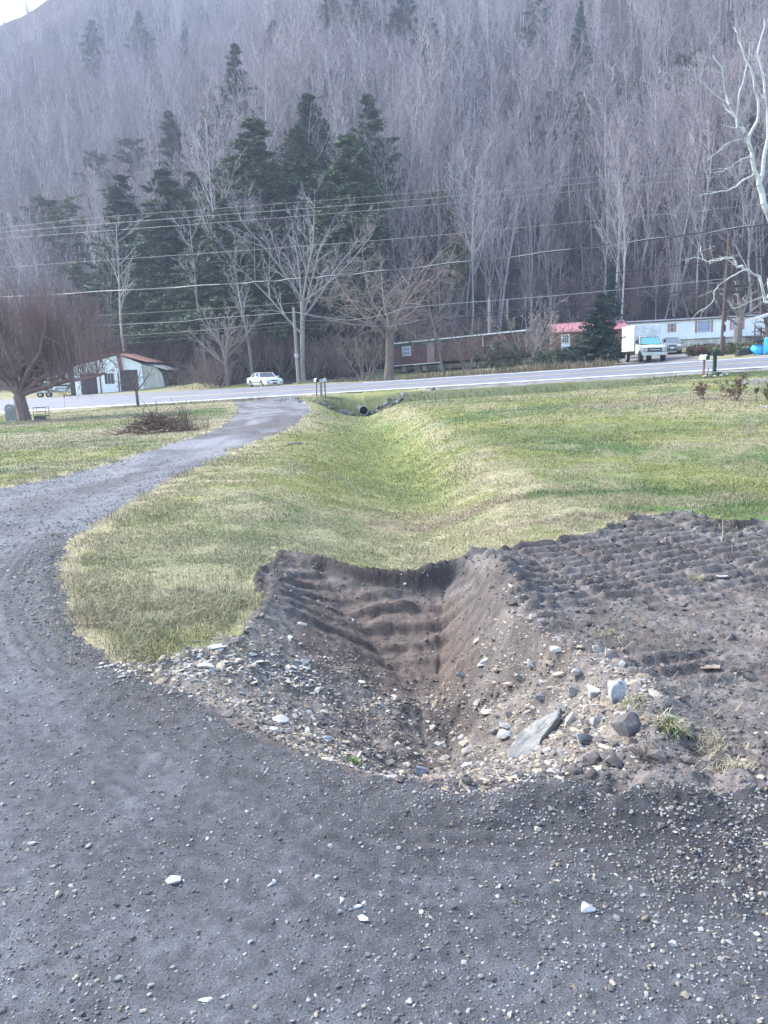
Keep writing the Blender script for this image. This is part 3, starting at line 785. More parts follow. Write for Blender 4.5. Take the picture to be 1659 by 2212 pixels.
def conifer(seed, kind):
    s = Skel(seed); r = s.r; C = []; Rd = []
    if kind == 'pine':
        H = r.uniform(17, 21); R0 = .26; lo = .30; W0 = 4.4; size = .34; col = (.100, .145, .070)
    elif kind == 'scrub':
        H = r.uniform(11, 13); R0 = .18; lo = .38; W0 = 3.6; size = .34; col = (.135, .155, .070)
    elif kind == 'hemlock':
        H = r.uniform(15, 18); R0 = .22; lo = .26; W0 = 4.6; size = .32; col = (.080, .122, .062)
    else:
        H = 5.6; R0 = .12; lo = .05; W0 = 2.05; size = .19; col = (.040, .080, .065)
    pts, ds = s.limb((0, 0, -.3), (r.normal(0, .02), r.normal(0, .02), 1), H, R0, 0, 14, .012, .02, .06)
    pts = np.array(pts)
    nl = {'pine': 17, 'scrub': 11, 'hemlock': 21, 'spruce': 28}[kind]
    for L in range(nl):
        f = lo + (1 - lo) * (L + r.uniform(0, .6)) / nl
        i = min(int(f * 14), 13); p = pts[i] + (pts[i + 1] - pts[i]) * (f * 14 - i)
        u = (f - lo) / (1 - lo)
        if kind == 'pine': wid = W0 * (1 - u ** 1.2) * (.6 + .4 * min(1, u / .2)) + .15
        elif kind == 'scrub': wid = W0 * (.6 + .4 * math.sin(u * 3.1)) * (1 - .35 * u)
        elif kind == 'hemlock': wid = W0 * (1 - u) ** 1.0 + .12
        else: wid = W0 * (1 - u) ** .95 + .08
        nb = {'pine': 6, 'scrub': 4, 'hemlock': 8, 'spruce': 11}[kind]
        for b in range(nb):
            th = r.uniform(0, 2 * np.pi); wl = wid * r.uniform(.55, 1.15)
            if kind == 'scrub' and r.uniform() < .25: continue
            el = {'pine': .12 + .35 * u, 'scrub': .15 + .3 * u, 'hemlock': -.18 + .5 * u, 'spruce': -.20 + .6 * u}[kind] + r.normal(0, .08)
            d = np.array((math.cos(th) * math.cos(el), math.sin(th) * math.cos(el), math.sin(el)))
            bp, bd = s.limb(p, d, wl, .035 if kind != 'spruce' else .014, 1, 3, .06, .05 if kind != 'hemlock' else -.03, .3)
            nk = max(2, int(wl / (.55 if kind != 'spruce' else .16)))
            for q in range(nk):
                g = .35 + .65 * (q + r.uniform(0, 1)) / nk if kind != 'spruce' else (q + r.uniform(0, 1)) / nk
                j = min(int(g * 3), 2)
                c = bp[j] + (bp[j + 1] - bp[j]) * (g * 3 - j)
                C.append(c + r.normal(0, .12 if kind != 'spruce' else .04, 3)); Rd.append((.66 if kind != 'spruce' else .17) * r.uniform(.55, 1.1) * (.40 + .60 * (1 - u) ** .7))
    C = np.array(C); Rd = np.array(Rd)
    V, F = needle_clumps(C, Rd, {'pine': 52, 'scrub': 40, 'hemlock': 46, 'spruce': 12}[kind], size, seed + 1, .5 if kind != 'spruce' else .6)
    cl = np.repeat(r.uniform(.65, 1.35, len(C)), {'pine': 52, 'scrub': 40, 'hemlock': 46, 'spruce': 12}[kind] * 3)
    cc = np.array(col)[None] * cl[:, None] * np.repeat(r.uniform(.75, 1.25, len(V) // 3), 3)[:, None]
    Vt, Ft = s.mesh(0, 1, .012)
    return (Vt, Ft, bark_cols(Vt, (.17, .145, .125), seed)), (V, F, cc), H
m_needle = attr_mat("needles", .75, .25)
CON = {}
for kind, num, sd0 in (('pine', 3, 500), ('scrub', 2, 520), ('hemlock', 3, 540), ('spruce', 2, 560)):
    for i in range(num):
        a, b, H = conifer(sd0 + i, kind)
        CON.setdefault(kind, []).append((me_of("trunk", a, m_bark), me_of("foliage", b, m_needle), H))

# ------------------------------------------------------------------ evergreens of the wooded hill: (top px, top py, depth)
def ground_line(px, Y):
    x = at(px, Y); return x, Y, gz(x, Y)
def tree_top(px, py_top, Y, kind, i, label, wmul=1.0, group="evergreens on the wooded hill", name=None, want=.92, fixed=False):
    """an evergreen whose tip is seen at (px, py_top); it stands where the slope gives it a natural height"""
    P = CON[kind][i % len(CON[kind])]
    Ys = np.array([Y]) if fixed else np.arange(76, 300, 1.0)
    d = ray(px, py_top); X = d.x / d.y * Ys; Tz = CAM_H + d.z / d.y * Ys
    S = (Tz - ground_at(X, Ys)) / (P[2] - .3)
    okk = (S < want + .12 * math.sin(i * 2.3)) & (road_t(X, Ys) > hill_start(X) + 3)
    j = int(np.argmax(okk)) if okk.any() else int(np.argmin(S))
    s = float(max(.3, S[j])); Y = float(Ys[j]); x = float(X[j])
    return place_tree(name or ("pine_tree" if kind in ('pine', 'scrub') else "hemlock_tree" if kind == 'hemlock' else "spruce_tree"),
                      P[0], P[1], (x, Y, gz(x, Y)), (i * 1.7) % 6.28, (s * wmul, s * wmul, s), label, "tree", group, crown="foliage")
EVG = [
 (465, 200, 112, 'pine', .85, "tall pointed pine behind the row, left of the bare gap in the evergreens"),
 (372, 240, 108, 'hemlock', .85, "cone-shaped dark hemlock rising left of the tall pointed pine"),
 (283, 305, 100, 'scrub', 1.1, "dark pine with a rounded top at the left end of the upper evergreen row"),
 (535, 245, 104, 'pine', 1.15, "broad feathery pine with visible bare limbs in the middle of the row"),
 (675, 198, 112, 'hemlock', .95, "tallest cone-shaped evergreen with a broad skirt above the grey forked tree"),
 (632, 270, 106, 'pine', 1.05, "full green pine just left of the tallest cone-shaped evergreen"),
 (718, 290, 101, 'pine', 1.0, "soft green pine leaning out right of the tallest evergreen"),
 (795, 205, 108, 'pine', .85, "slender dark pine at the right end of the evergreen row"),
 (770, 300, 99, 'pine', .9, "short dark pine in front of the slender right-end pine"),
 (365, 365, 92, 'hemlock', 1.05, "big dark hemlock in the centre of the lower left evergreens"),
 (412, 365, 90, 'hemlock', .95, "dark hemlock with a blunt tip right of the big lower one"),
 (265, 385, 93, 'hemlock', 1.0, "dark hemlock whose lower half hides behind the bare pale tree"),
 (478, 430, 92, 'hemlock', .9, "low dark hemlock beside the grey forked tree"),
 (330, 450, 86, 'hemlock', .8, "shaded hemlock low on the slope above the white shed"),
 (80, 430, 96, 'scrub', 1.15, "flat-topped yellowish pine above the upright twiggy tree"),
 (140, 440, 92, 'scrub', 1.0, "gnarled pine with tiered flat foliage left of the hemlocks"),
 (175, 570, 84, 'scrub', .9, "low scrub pine with open crooked limbs behind the upright twiggy tree"),
 (205, 330, 112, 'scrub', .8, "thin scrub pine alone on the slope left of the evergreen row"),
 (740, 440, 92, 'hemlock', .7, "small dark hemlock between the grey forked tree and the tangled tree"),
 (560, 480, 93, 'hemlock', .85, "shadowy hemlock behind the grey forked tree"),
 (232, 515, 88, 'hemlock', .9, "low shaded hemlock just right of the pale slanting tree"),
 (300, 535, 86, 'hemlock', 1.0, "dark low hemlock filling the shade right of the shed"),
 (352, 520, 86, 'hemlock', 1.0, "dark low hemlock below the big blunt one"),
 (405, 500, 88, 'hemlock', 1.0, "dark low hemlock in front of the trunks left of the white car"),
 (450, 545, 84, 'hemlock', .9, "lowest dark hemlock just left of the white car"),
 (505, 530, 88, 'hemlock', .9, "dark low hemlock above the white car"),
 (600, 560, 88, 'hemlock', .8, "dark low hemlock behind the grey utility pole"),
 (725, 540, 90, 'hemlock', .8, "dark low hemlock left of the tangled brown tree"),
 (935, 415, 96, 'scrub', .55, "small yellow-green pine with tiered tufts above the brown mobile home"),
 (985, 520, 90, 'scrub', .4, "stunted pine sapling low on the slope above the brown mobile home"),
 (583, 45, 165, 'hemlock', .8, "lone dark evergreen high on the slope above the evergreen row"),
 (505, 95, 150, 'pine', .7, "half-hidden pine high on the slope above the tall pointed pine"),
 (400, 45, 175, 'hemlock', .6, "small dark evergreen high among bare trees left of the lone high evergreen"),
 (300, 20, 185, 'pine', .8, "hazy pine near the upper left of the wooded slope"),
 (195, 45, 178, 'pine', 1.0, "hazy bluish pine nearest the bright patch of sky"),
 (150, 210, 140, 'scrub', .7, "dull brownish scrub pine among the bare trees on the left slope"),
 (765, -40, 172, 'pine', 1.0, "dark pine cut off by the top of the picture, left of the large one"),
 (870, -20, 160, 'pine', 1.15, "large dark pine near the top centre with drooping tiers"),
 (845, -90, 175, 'pine', 1.2, "dark pine behind the large top centre pine"),
 (700, -30, 180, 'pine', .8, "hazy pine at the top of the picture above the lone high evergreen"),
 (1160, -30, 150, 'pine', .8, "narrow tall pine with separate tiers near the top right of centre"),
 (1250, 5, 175, 'hemlock', .5, "tiny blurred evergreen right of the narrow tiered pine"),
 (1488, 120, 145, 'scrub', .8, "isolated round-headed pine on the right slope"),
 (1375, 180, 132, 'scrub', .9, "dim grey-green pine left of and below the isolated round-headed one"),
 (1265, 200, 128, 'scrub', .8, "dim pine partly veiled by bare branches on the right slope"),
 (1195, 195, 125, 'scrub', .8, "shadowed pine veiled by bare trees below the narrow tiered pine"),
 (1625, 250, 105, 'hemlock', .7, "dark evergreen seen through the white sycamore branches"),
 (940, 40, 150, 'hemlock', .7, "dark evergreen right of and below the large top centre pine"),
 (985, 80, 145, 'hemlock', .6, "small evergreen among pale trunks at upper centre"),
]
EV_AT = []
for i, (px, py, Y, kd, wm, lb) in enumerate(EVG):
    e_ = tree_top(px, py, Y, kd, i, lb, wm * 1.5, want=1.15 if Y < 95 else 1.0)
    EV_AT.append((e_.location.x, e_.location.y))

def clear_of(x, y):
    """true where nothing built stands: mobile homes, cabin, shed, camper, cars"""
    ok = np.ones(np.shape(x), bool)
    for (x0, y0, x1, y1, r0) in ((24, 86, 46, 86, 5.5), (1, 80, 14, 71, 4.2), (17, 82, 26, 82, 4.2), (-35, 86, -26, 86, 5.2), (-42, 86, -36, 86, 4.5), (-11.5, 72.5, -10.5, 71, 4.0), (20, 58, 21, 66, 4.0), (27, 70, 28, 76, 3.5)):
        ok &= seg_dist(np.asarray(x, float), np.asarray(y, float), np.array([(x0, y0), (x1, y1)]), False) > r0
    return ok
# ------------------------------------------------------------------ bare trees of the hill: nearest ones as things, the rest as one mass
r_ = np.random.default_rng(5)
cand = []
for Y0 in np.arange(70, 330, 1.0):
    dens = .125 if Y0 < 130 else .055 if Y0 < 200 else .042
    hw = .58 * Y0 + 8; k = r_.poisson(dens * 2 * hw)
    for _ in range(k): cand.append((r_.uniform(-hw, hw), Y0 + r_.uniform(0, 1)))
cand = np.array(cand)
ct = road_t(cand[:, 0], cand[:, 1])
ok = ct > hill_start(cand[:, 0]) - 3.0 + 3 * r_.uniform(size=len(cand))
cand = cand[ok & clear_of(cand[:, 0], cand[:, 1])]
# thin out a little in front of the evergreens so that they show
for (x, Y) in EV_AT[:24]:
    q = (np.abs(cand[:, 0] / cand[:, 1] - x / Y) < .024) & (cand[:, 1] < Y) & (cand[:, 1] > Y - 26)
    cand = cand[~(q & (r_.uniform(size=len(cand)) < .8))]
order = np.argsort(cand[:, 1]); cand = cand[order]
cz = ground_at(cand[:, 0], cand[:, 1])
def hill_label(x, Y, kind):
    k = {'forest': "tall straight bare hardwood", 'fork': "bare forked hardwood", 'slim': "thin bare sapling"}[kind]
    px = 829.5 + FPX * x / Y
    w = ("above the white shed" if px < 450 else "behind the rust-roofed white car" if px < 780 else
         "behind the brown mobile home" if px < 1130 else "behind the pink-roofed cabin" if px < 1350 else "behind the white mobile home")
    return k + (" low" if Y < 110 else " higher") + " on the slope " + w
kinds = r_.choice(['forest', 'forest', 'forest', 'fork', 'slim', 'slim'], len(cand))
inview = np.abs(cand[:, 0] / cand[:, 1]) < .52
things = np.zeros(len(cand), bool)
things[np.where(inview)[0][:290]] = True
for i in np.where(things)[0]:
    x, Y = cand[i]; k = kinds[i]; P = PROTO[k][r_.integers(len(PROTO[k]))]; s = r_.uniform(.75, 1.15)
    place_tree("bare_tree", P[0], P[1], (x, Y, cz[i]), r_.uniform(0, 6.28), (s, s, s * r_.uniform(.95, 1.15)), hill_label(x, Y, k), "tree",
               "bare trees on the wooded slope", (r_.normal(0, .035), r_.normal(0, .035)))

def scatter_mass(name, pts, idx, rot, scl, protos, label_kind='stuff', thick=1.0):
    """one object: points that carry copies of the meshes in protos (list of lists of mesh objects)"""
    me = bpy.data.meshes.new(name); me.vertices.add(len(pts)); me.vertices.foreach_set("co", np.asarray(pts, np.float32).ravel())
    for k, v, ty in (("v_idx", idx, 'INT'), ("v_rot", rot, 'FLOAT'), ("v_scl", scl, 'FLOAT')):
        a = me.attributes.new(k, ty, 'POINT'); a.data.foreach_set("value", np.asarray(v, np.int32 if ty == 'INT' else np.float32))
    o = link(bpy.data.objects.new(name, me)); tag(o, kind=label_kind)
    ng = bpy.data.node_groups.new(name, 'GeometryNodeTree')
    ng.interface.new_socket("Geometry", in_out='INPUT', socket_type='NodeSocketGeometry')
    ng.interface.new_socket("Geometry", in_out='OUTPUT', socket_type='NodeSocketGeometry')
    L = ng.links; gi = ng.nodes.new("NodeGroupInput"); go = ng.nodes.new("NodeGroupOutput")
    joinall = ng.nodes.new("GeometryNodeJoinGeometry")
    for pr in protos:
        j = ng.nodes.new("GeometryNodeJoinGeometry")
        for ob in pr:
            oi = ng.nodes.new("GeometryNodeObjectInfo"); oi.transform_space = 'ORIGINAL'; oi.inputs["Object"].default_value = ob
            L.new(oi.outputs["Geometry"], j.inputs[0])
        gti = ng.nodes.new("GeometryNodeGeometryToInstance"); L.new(j.outputs[0], gti.inputs[0]); L.new(gti.outputs[0], joinall.inputs[0])
    iop = ng.nodes.new("GeometryNodeInstanceOnPoints"); iop.inputs["Pick Instance"].default_value = True
    mtp = ng.nodes.new("GeometryNodeMeshToPoints")
    L.new(gi.outputs[0], mtp.inputs[0]); L.new(mtp.outputs[0], iop.inputs["Points"]); L.new(joinall.outputs[0], iop.inputs["Instance"])
    def na(nm, dt):
        n = ng.nodes.new("GeometryNodeInputNamedAttribute"); n.data_type = dt; n.inputs[0].default_value = nm; return n.outputs[0]
    L.new(na("v_idx", 'INT'), iop.inputs["Instance Index"])
    cx = ng.nodes.new("ShaderNodeCombineXYZ"); L.new(na("v_rot", 'FLOAT'), cx.inputs[2])
    er = ng.nodes.new("FunctionNodeEulerToRotation"); L.new(cx.outputs[0], er.inputs[0]); L.new(er.outputs[0], iop.inputs["Rotation"])
    L.new(na("v_scl", 'FLOAT'), iop.inputs["Scale"])
    L.new(iop.outputs[0], go.inputs[0])
    m = o.modifiers.new("scatter", 'NODES'); m.node_group = ng
    return o
# representative meshes: taken from trees already standing in the scene
by_mesh = {}
for o in list(SC.objects):
    if o.type == 'MESH' and o.parent is not None and o.parent.name.startswith("bare_tree"): by_mesh.setdefault(o.data.name, o)
pl = [(by_mesh[P[0].name], by_mesh[P[1].name]) for k in ('forest', 'fork', 'slim') for P in PROTO[k] if P[0].name in by_mesh and P[1].name in by_mesh]
rest = np.where(~things)[0]
scatter_mass("far_woods", np.c_[cand[rest], cz[rest]], r_.integers(0, len(pl), len(rest)), r_.uniform(0, 6.28, len(rest)), r_.uniform(.7, 1.15, len(rest)), pl)

# undergrowth at the foot of the wooded hill
bx = r_.uniform(-.60, .60, 1500); bY = r_.uniform(66, 125, 1500); bx = bx * bY
bt = road_t(bx, bY); hs = hill_start(bx)
k_ = (bt > hs - 6) & (bt < hs + 34); k_ &= ~((bx > -42) & (bx < -24) & (bY < 93)) & clear_of(bx, bY) & ((bx < 10) | (bt > hs + 3))
bx, bY = bx[k_], bY[k_]
_br = []
for P in PROTO['brush']:
    x, Y = -11 + 3.1 * len(_br), 80.5 + len(_br)
    e = place_tree("bramble_bush", P[0], P[1], (x, Y, gz(x, Y)), 1.0, .8, ["loose brown bramble bush behind the white car", "brown bramble bush at the wood's edge right of the white car", "brown bramble bush behind the leaning wooden pole by the road"][len(_br)], "bush", "bramble bushes at the wood's edge", crown="twigs")
    _br.append((e.children[0], e.children[1]))
scatter_mass("undergrowth", np.c_[bx, bY, ground_at(bx, bY)], r_.integers(0, 3, len(bx)), r_.uniform(0, 6.28, len(bx)), r_.uniform(.5, 1.2, len(bx)), _br)
# ------------------------------------------------------------------ stones
def _ico():
    t = (1 + 5 ** .5) / 2
    v = np.array([(-1, t, 0), (1, t, 0), (-1, -t, 0), (1, -t, 0), (0, -1, t), (0, 1, t), (0, -1, -t), (0, 1, -t), (t, 0, -1), (t, 0, 1), (-t, 0, -1), (-t, 0, 1)], float)
    v /= np.linalg.norm(v[0])
    f = np.array([(0, 11, 5), (0, 5, 1), (0, 1, 7), (0, 7, 10), (0, 10, 11), (1, 5, 9), (5, 11, 4), (11, 10, 2), (10, 7, 6), (7, 1, 8), (3, 9, 4), (3, 4, 2), (3, 2, 6), (3, 6, 8), (3, 8, 9), (4, 9, 5), (2, 4, 11), (6, 2, 10), (8, 6, 7), (9, 8, 1)])
    return v, f
ICO_V, ICO_F = _ico()
def stones_np(name, P, size, flat, col, mat, seed, elong=.5):
    """many small angular stones as one mesh; half sunk in the ground"""
    r = np.random.default_rng(seed); n = len(P)
    V = ICO_V[None] * (1 + r.uniform(-.42, .26, (n, 12, 1)))
    sx = 1 + r.uniform(0, elong, n); sz = flat
    V = V * np.stack([sx, np.ones(n), sz], -1)[:, None, :]
    th = r.uniform(0, 2 * np.pi, n); tl = r.normal(0, .35, n)
    c, s_ = np.cos(tl), np.sin(tl); x, z = V[..., 0] * c[:, None] - V[..., 2] * s_[:, None], V[..., 0] * s_[:, None] + V[..., 2] * c[:, None]
    c, s_ = np.cos(th), np.sin(th); y = V[..., 1]
    V = np.stack([x * c[:, None] - y * s_[:, None], x * s_[:, None] + y * c[:, None], z], -1) * (size / 2)[:, None, None] + P[:, None]
    F = (np.arange(n)[:, None, None] * 12 + ICO_F[None]).reshape(-1, 3)
    return mesh_np(name, V.reshape(-1, 3), F, mat, col=np.repeat(col, 12, 0))
m_stone = attr_mat("stone", .8, .3, .30, 60)
def stone_cols(n, r, tan=.3, dark=.3, bright=1.0):
    base = np.array([(.38, .375, .36), (.26, .255, .245), (.16, .15, .145), (.42, .36, .27), (.31, .245, .18), (.54, .53, .50)])
    p = np.array([.30, .30 * (1 - tan), dark, tan * .7, tan * .4, .07]); p /= p.sum()
    return base[r.choice(6, n, p=p)] * r.uniform(.75, 1.25, (n, 1)) * bright
def scatter_pts(n, y0, y1, seed, wid=.62, x0=None, x1=None):
    r = np.random.default_rng(seed)
    y = np.exp(r.uniform(math.log(y0), math.log(y1), n))
    x = r.uniform(-1, 1, n) * (wid * y + .9) if x0 is None else r.uniform(x0, x1, n)
    return x, y, r
# grit of the drive: many small, few big
x, y, r = scatter_pts(140000, 1.35, 16, 31)
g = reg_at('g', x, y) > .4
edge = np.exp(-(np.abs(reg_at('sd_d', x, y) - .12) / .16) ** 2)
right = sstep(.0, 1.6, x) * sstep(1.5, 2.3, y) * sstep(3.6, 2.6, y)
keep = g & (r.uniform(size=len(x)) < .40 + .6 * edge + .6 * right) & ((fbm(x * 2, y * 2, 511, 3) > -.25) | (r.uniform(size=len(x)) < .4))
x, y = x[keep], y[keep]; n = len(x)
sz = (.0042 + r.gamma(1.2, .0024, n)) * np.clip(y / 3.2, 1, 2.6)
sz = np.minimum(sz, .03) * (1 + .35 * right[keep])
tag(stones_np("gravel", np.stack([x, y, ground_at(x, y) + sz * .12], -1), sz, r.uniform(.45, .9, n), stone_cols(n, r, .22, .46, .72), m_stone, 32), kind='stuff')
x, y, r = scatter_pts(1500, 1.35, 11, 35)
keep = (reg_at('g', x, y) > .4); x, y = x[keep], y[keep]; n = len(x)
sz = np.clip(.008 + r.gamma(1.3, .0028, n), 0, .026)
tag(stones_np("gravel", np.stack([x, y, ground_at(x, y) + sz * .15], -1), sz, r.uniform(.35, .7, n), stone_cols(n, r, .15, .12, .85), m_stone, 36), kind='stuff')
# dark clods and crumbs of the dug soil
x, y, r = scatter_pts(100000, 2.5, 12, 41)
s_ = reg_at('s', x, y) > .4; tr = reg_at('tr', x, y); far = (tr > .5) & (y > 4.75)
keep = s_ & (r.uniform(size=len(x)) < np.where(far, .22, .42)); x, y = x[keep], y[keep]; n = len(x)
sz = (.007 + r.gamma(1.3, .0042, n)) * np.clip(y / 5, .9, 1.6)
cc = np.array([(.125, .112, .104)]) * r.uniform(.6, 1.7, (n, 1)); gg = r.uniform(size=n) < .09; cc[gg] = stone_cols(int(gg.sum()), r, .4, .2)
tag(stones_np("soil_crumbs", np.stack([x, y, ground_at(x, y) + sz * .1], -1), sz, r.uniform(.5, .95, n), cc, m_stone, 42), kind='stuff')
x, y, r = scatter_pts(2600, 2.5, 10.5, 45)
keep = (reg_at('s', x, y) > .4) & (reg_at('tr', x, y) < .5) & (fbm(x * 2.4, y * 2.4, 47, 3) > -.05); x, y = x[keep], y[keep]; n = len(x)
sz = np.clip(.022 + r.gamma(1.3, .013, n), 0, .09)
tag(stones_np("soil_clods", np.stack([x, y, ground_at(x, y) + sz * .05], -1), sz, r.uniform(.45, .8, n), np.array([(.118, .105, .098)]) * r.uniform(.6, 1.6, (n, 1)), m_stone, 46), kind='stuff')
# broken shale in the near half of the trench and on its banks
def in_band(x, y):
    sd = reg_at('sd_t', x, y)
    near_ = sstep(5.25, 4.7, y)
    left = sstep(-.30, -.05, sd) * (x < .2) * sstep(3.15, 3.6, y + .25 * x); rightb = sstep(-.22, .02, sd) * (x >= .2)
    return near_ * (1 + .9 * (x > .35) * (sd < .35)) * np.maximum(np.where(x < .2, left, rightb), sstep(-.02, .05, sd))
def rubble(n, seed, a, b, cap_, tan, flat, pw=1.0):
    x, y, r = scatter_pts(n, 2.5, 5.4, seed, x0=-1.6, x1=1.9)
    w = in_band(x, y) * (.35 + .9 * sstep(-.15, .35, fbm(x * 3.1, y * 3.1, 533, 3))) 
    keep = r.uniform(size=len(x)) < w; x, y = x[keep], y[keep]; n = len(x)
    sz = np.clip(a + r.gamma(1.5, b, n), 0, cap_)
    return x, y, sz, r
x, y, sz, r = rubble(30000, 51, .007, .0048, .04, .5, .5); n = len(x)
tag(stones_np("trench_rubble", np.stack([x, y, ground_at(x, y) - sz * .02], -1), sz, r.uniform(.22, .6, n), stone_cols(n, r, .9, .24, .88), m_stone, 52, .9), kind='stuff')
x, y, sz, r = rubble(1300, 55, .022, .010, .075, .5, .5); n = len(x)
tag(stones_np("trench_rubble", np.stack([x, y, ground_at(x, y) - sz * .02], -1), sz, r.uniform(.25, .55, n), stone_cols(n, r, .85, .16, .95), m_stone, 56, 1.0), kind='stuff')
# pale shale strip at the tip of the grass nose
x, y, r = scatter_pts(5200, 3.6, 5.0, 61, x0=-1.75, x1=-.35)
_sp = smooth_poly(poly_px([(300, 1440), (400, 1445), (470, 1420), (560, 1400), (640, 1385)]), 3)
keep = r.uniform(size=len(x)) < np.exp(-(seg_dist(x, y, _sp, False) / .13) ** 2); x, y = x[keep], y[keep]; n = len(x)
sz = np.clip(.009 + r.gamma(1.5, .007, n), 0, .06)
tag(stones_np("shale_chips", np.stack([x, y, ground_at(x, y) + sz * .12], -1), sz, r.uniform(.2, .5, n), stone_cols(n, r, .75, .06, 1.15), m_stone, 62, 1.0), kind='stuff')
# stones along the culvert hollow
x = CULV[0] + rng.normal(0, 1.6, 260); y = CULV[1] + .35 + rng.normal(0, .45, 260)
sz = np.clip(rng.gamma(2, .09, 260), .08, .5); ok_ = np.abs(x - CULV[0]) > .55; x, y, sz = x[ok_], y[ok_], sz[ok_]
tag(stones_np("culvert_riprap", np.stack([x, y, ground_at(x, y)], -1), sz, rng.uniform(.5, .8, len(x)), stone_cols(len(x), rng, .25, .5, .5), m_stone, 66), kind='stuff')

# ---------------- single rocks one can point at
def rock_mesh(dims, seed, cuts=16, sub=3, rough=.06):
    import bmesh
    bm = bmesh.new(); bmesh.ops.create_icosphere(bm, subdivisions=sub + 1, radius=1.0)
    r = np.random.default_rng(seed)
    P = np.array([v.co[:] for v in bm.verts])
    for k in range(cuts):                       # planar facets
        nrm = r.normal(0, 1, 3); nrm /= np.linalg.norm(nrm); d = r.uniform(.42, .78)
        q = P @ nrm; m = q > d; P[m] -= nrm[None] * (q[m] - d)[:, None]
    P /= np.abs(P).max(0)[None]; P *= np.array(dims)[None] / 2
    sc_ = 9 / max(dims)
    P *= (1 + rough * fbm(P[:, 0] * sc_ + P[:, 2] * sc_ * .7, P[:, 1] * sc_ - P[:, 2] * sc_ * .4, seed, 4)[:, None])
    F = np.array([[v.index for v in f.verts] for f in bm.faces]); bm.free()
    return P, F
def slab_mesh(outline, thick, seed, wedge=0.0):
    """flat angular slab from an outline"""
    r = np.random.default_rng(seed); o = np.array(outline, float)
    o2 = []
    for i in range(len(o)):
        a, b = o[i], o[(i + 1) % len(o)]
        for k in range(5): o2.append(a + (b - a) * k / 5 + r.normal(0, .010, 2) * np.linalg.norm(b - a))
    o2 = np.array(o2); c = o2.mean(0); n = len(o2); V = []; F = []
    rings = [(1.0, -1.0), (1.03, -.2), (1.0, .8), (.93, 1.0), (.7, 1.0), (.4, 1.0)]
    for (s, h) in rings:
        for p in o2:
            q = c + (p - c) * s; V.append((q[0], q[1], thick / 2 * h * (1 + wedge * (q[0] - c[0]) / (np.ptp(o2[:, 0]) + 1e-6)) + r.normal(0, thick * .018)))
    V.append((c[0], c[1], thick / 2)); V.append((c[0], c[1], -thick / 2))
    for k in range(len(rings) - 1):
        for i in range(n):
            a = k * n + i; b = k * n + (i + 1) % n
            F += [(a, b, b + n), (a, b + n, a + n)]
    t = len(V) - 2
    for i in range(n): F += [((len(rings) - 1) * n + i, (len(rings) - 1) * n + (i + 1) % n, t), ((i + 1) % n, i, t + 1)]
    return np.array(V), np.array(F)
m_rock = attr_mat("rock face", .8, .3, .28, 35, bump=.004)
def rock_obj(name, VF, col, px, py, lift, rot, label, cat="rock", seed=1, group=None, dark=None):
    V, F = VF; n = fbm(V[:, 0] * 22, V[:, 1] * 22 + V[:, 2] * 20, seed, 3)
    c = np.array(col)[None] * (1 + .22 * n[:, None])
    if dark is not None:
        w = sstep(.0, .3, fbm(V[:, 0] * 14 + 5, V[:, 1] * 14 + V[:, 2] * 6, seed + 9, 3)); c = c * (1 - w[:, None]) + np.array(dark)[None] * w[:, None]
    o = mesh_np(name, V, F, m_rock, col=c)
    p = WG(px, py); o.location = (p[0], p[1], gz(p[0], p[1]) + lift * .45); o.rotation_euler = rot
    return tag(o, label, cat, group)
def _mrg(a, b): return np.vstack([a[0], b[0]]), np.vstack([a[1], b[1] + len(a[0])])
# boulder split in two
A = rock_mesh((.135, .13, .12), 3, 16); A = (A[0] + np.array((.035, 0, 0)), A[1])
rock_obj("cracked_boulder", A, (.44, .44, .44), 1325, 1505, .045, (0, .05, -.1), "larger rounded half of the cracked grey boulder at the trench's right rim", seed=3, dark=(.15, .145, .15), group="halves of the cracked boulder")
A = rock_mesh((.080, .115, .105), 5, 16)
rock_obj("cracked_boulder", A, (.44, .44, .43), 1282, 1508, .038, (0, -.12, .15), "smaller left half of the cracked grey boulder at the trench's right rim", seed=4, dark=(.24, .235, .23), group="halves of the cracked boulder")
rock_obj("stone_slab", slab_mesh([(-.20, -.13), (-.05, -.11), (.03, -.02), (.16, .07), (.20, .13), (.05, .11), (-.07, .06), (-.16, -.02)], .05, 11), (.30, .29, .26), 1158, 1600, .004, (R(10), R(-16), R(10)), "largest pale pointed slab lying on the right bank of the trench", "slab", 11, dark=(.20, .20, .19))
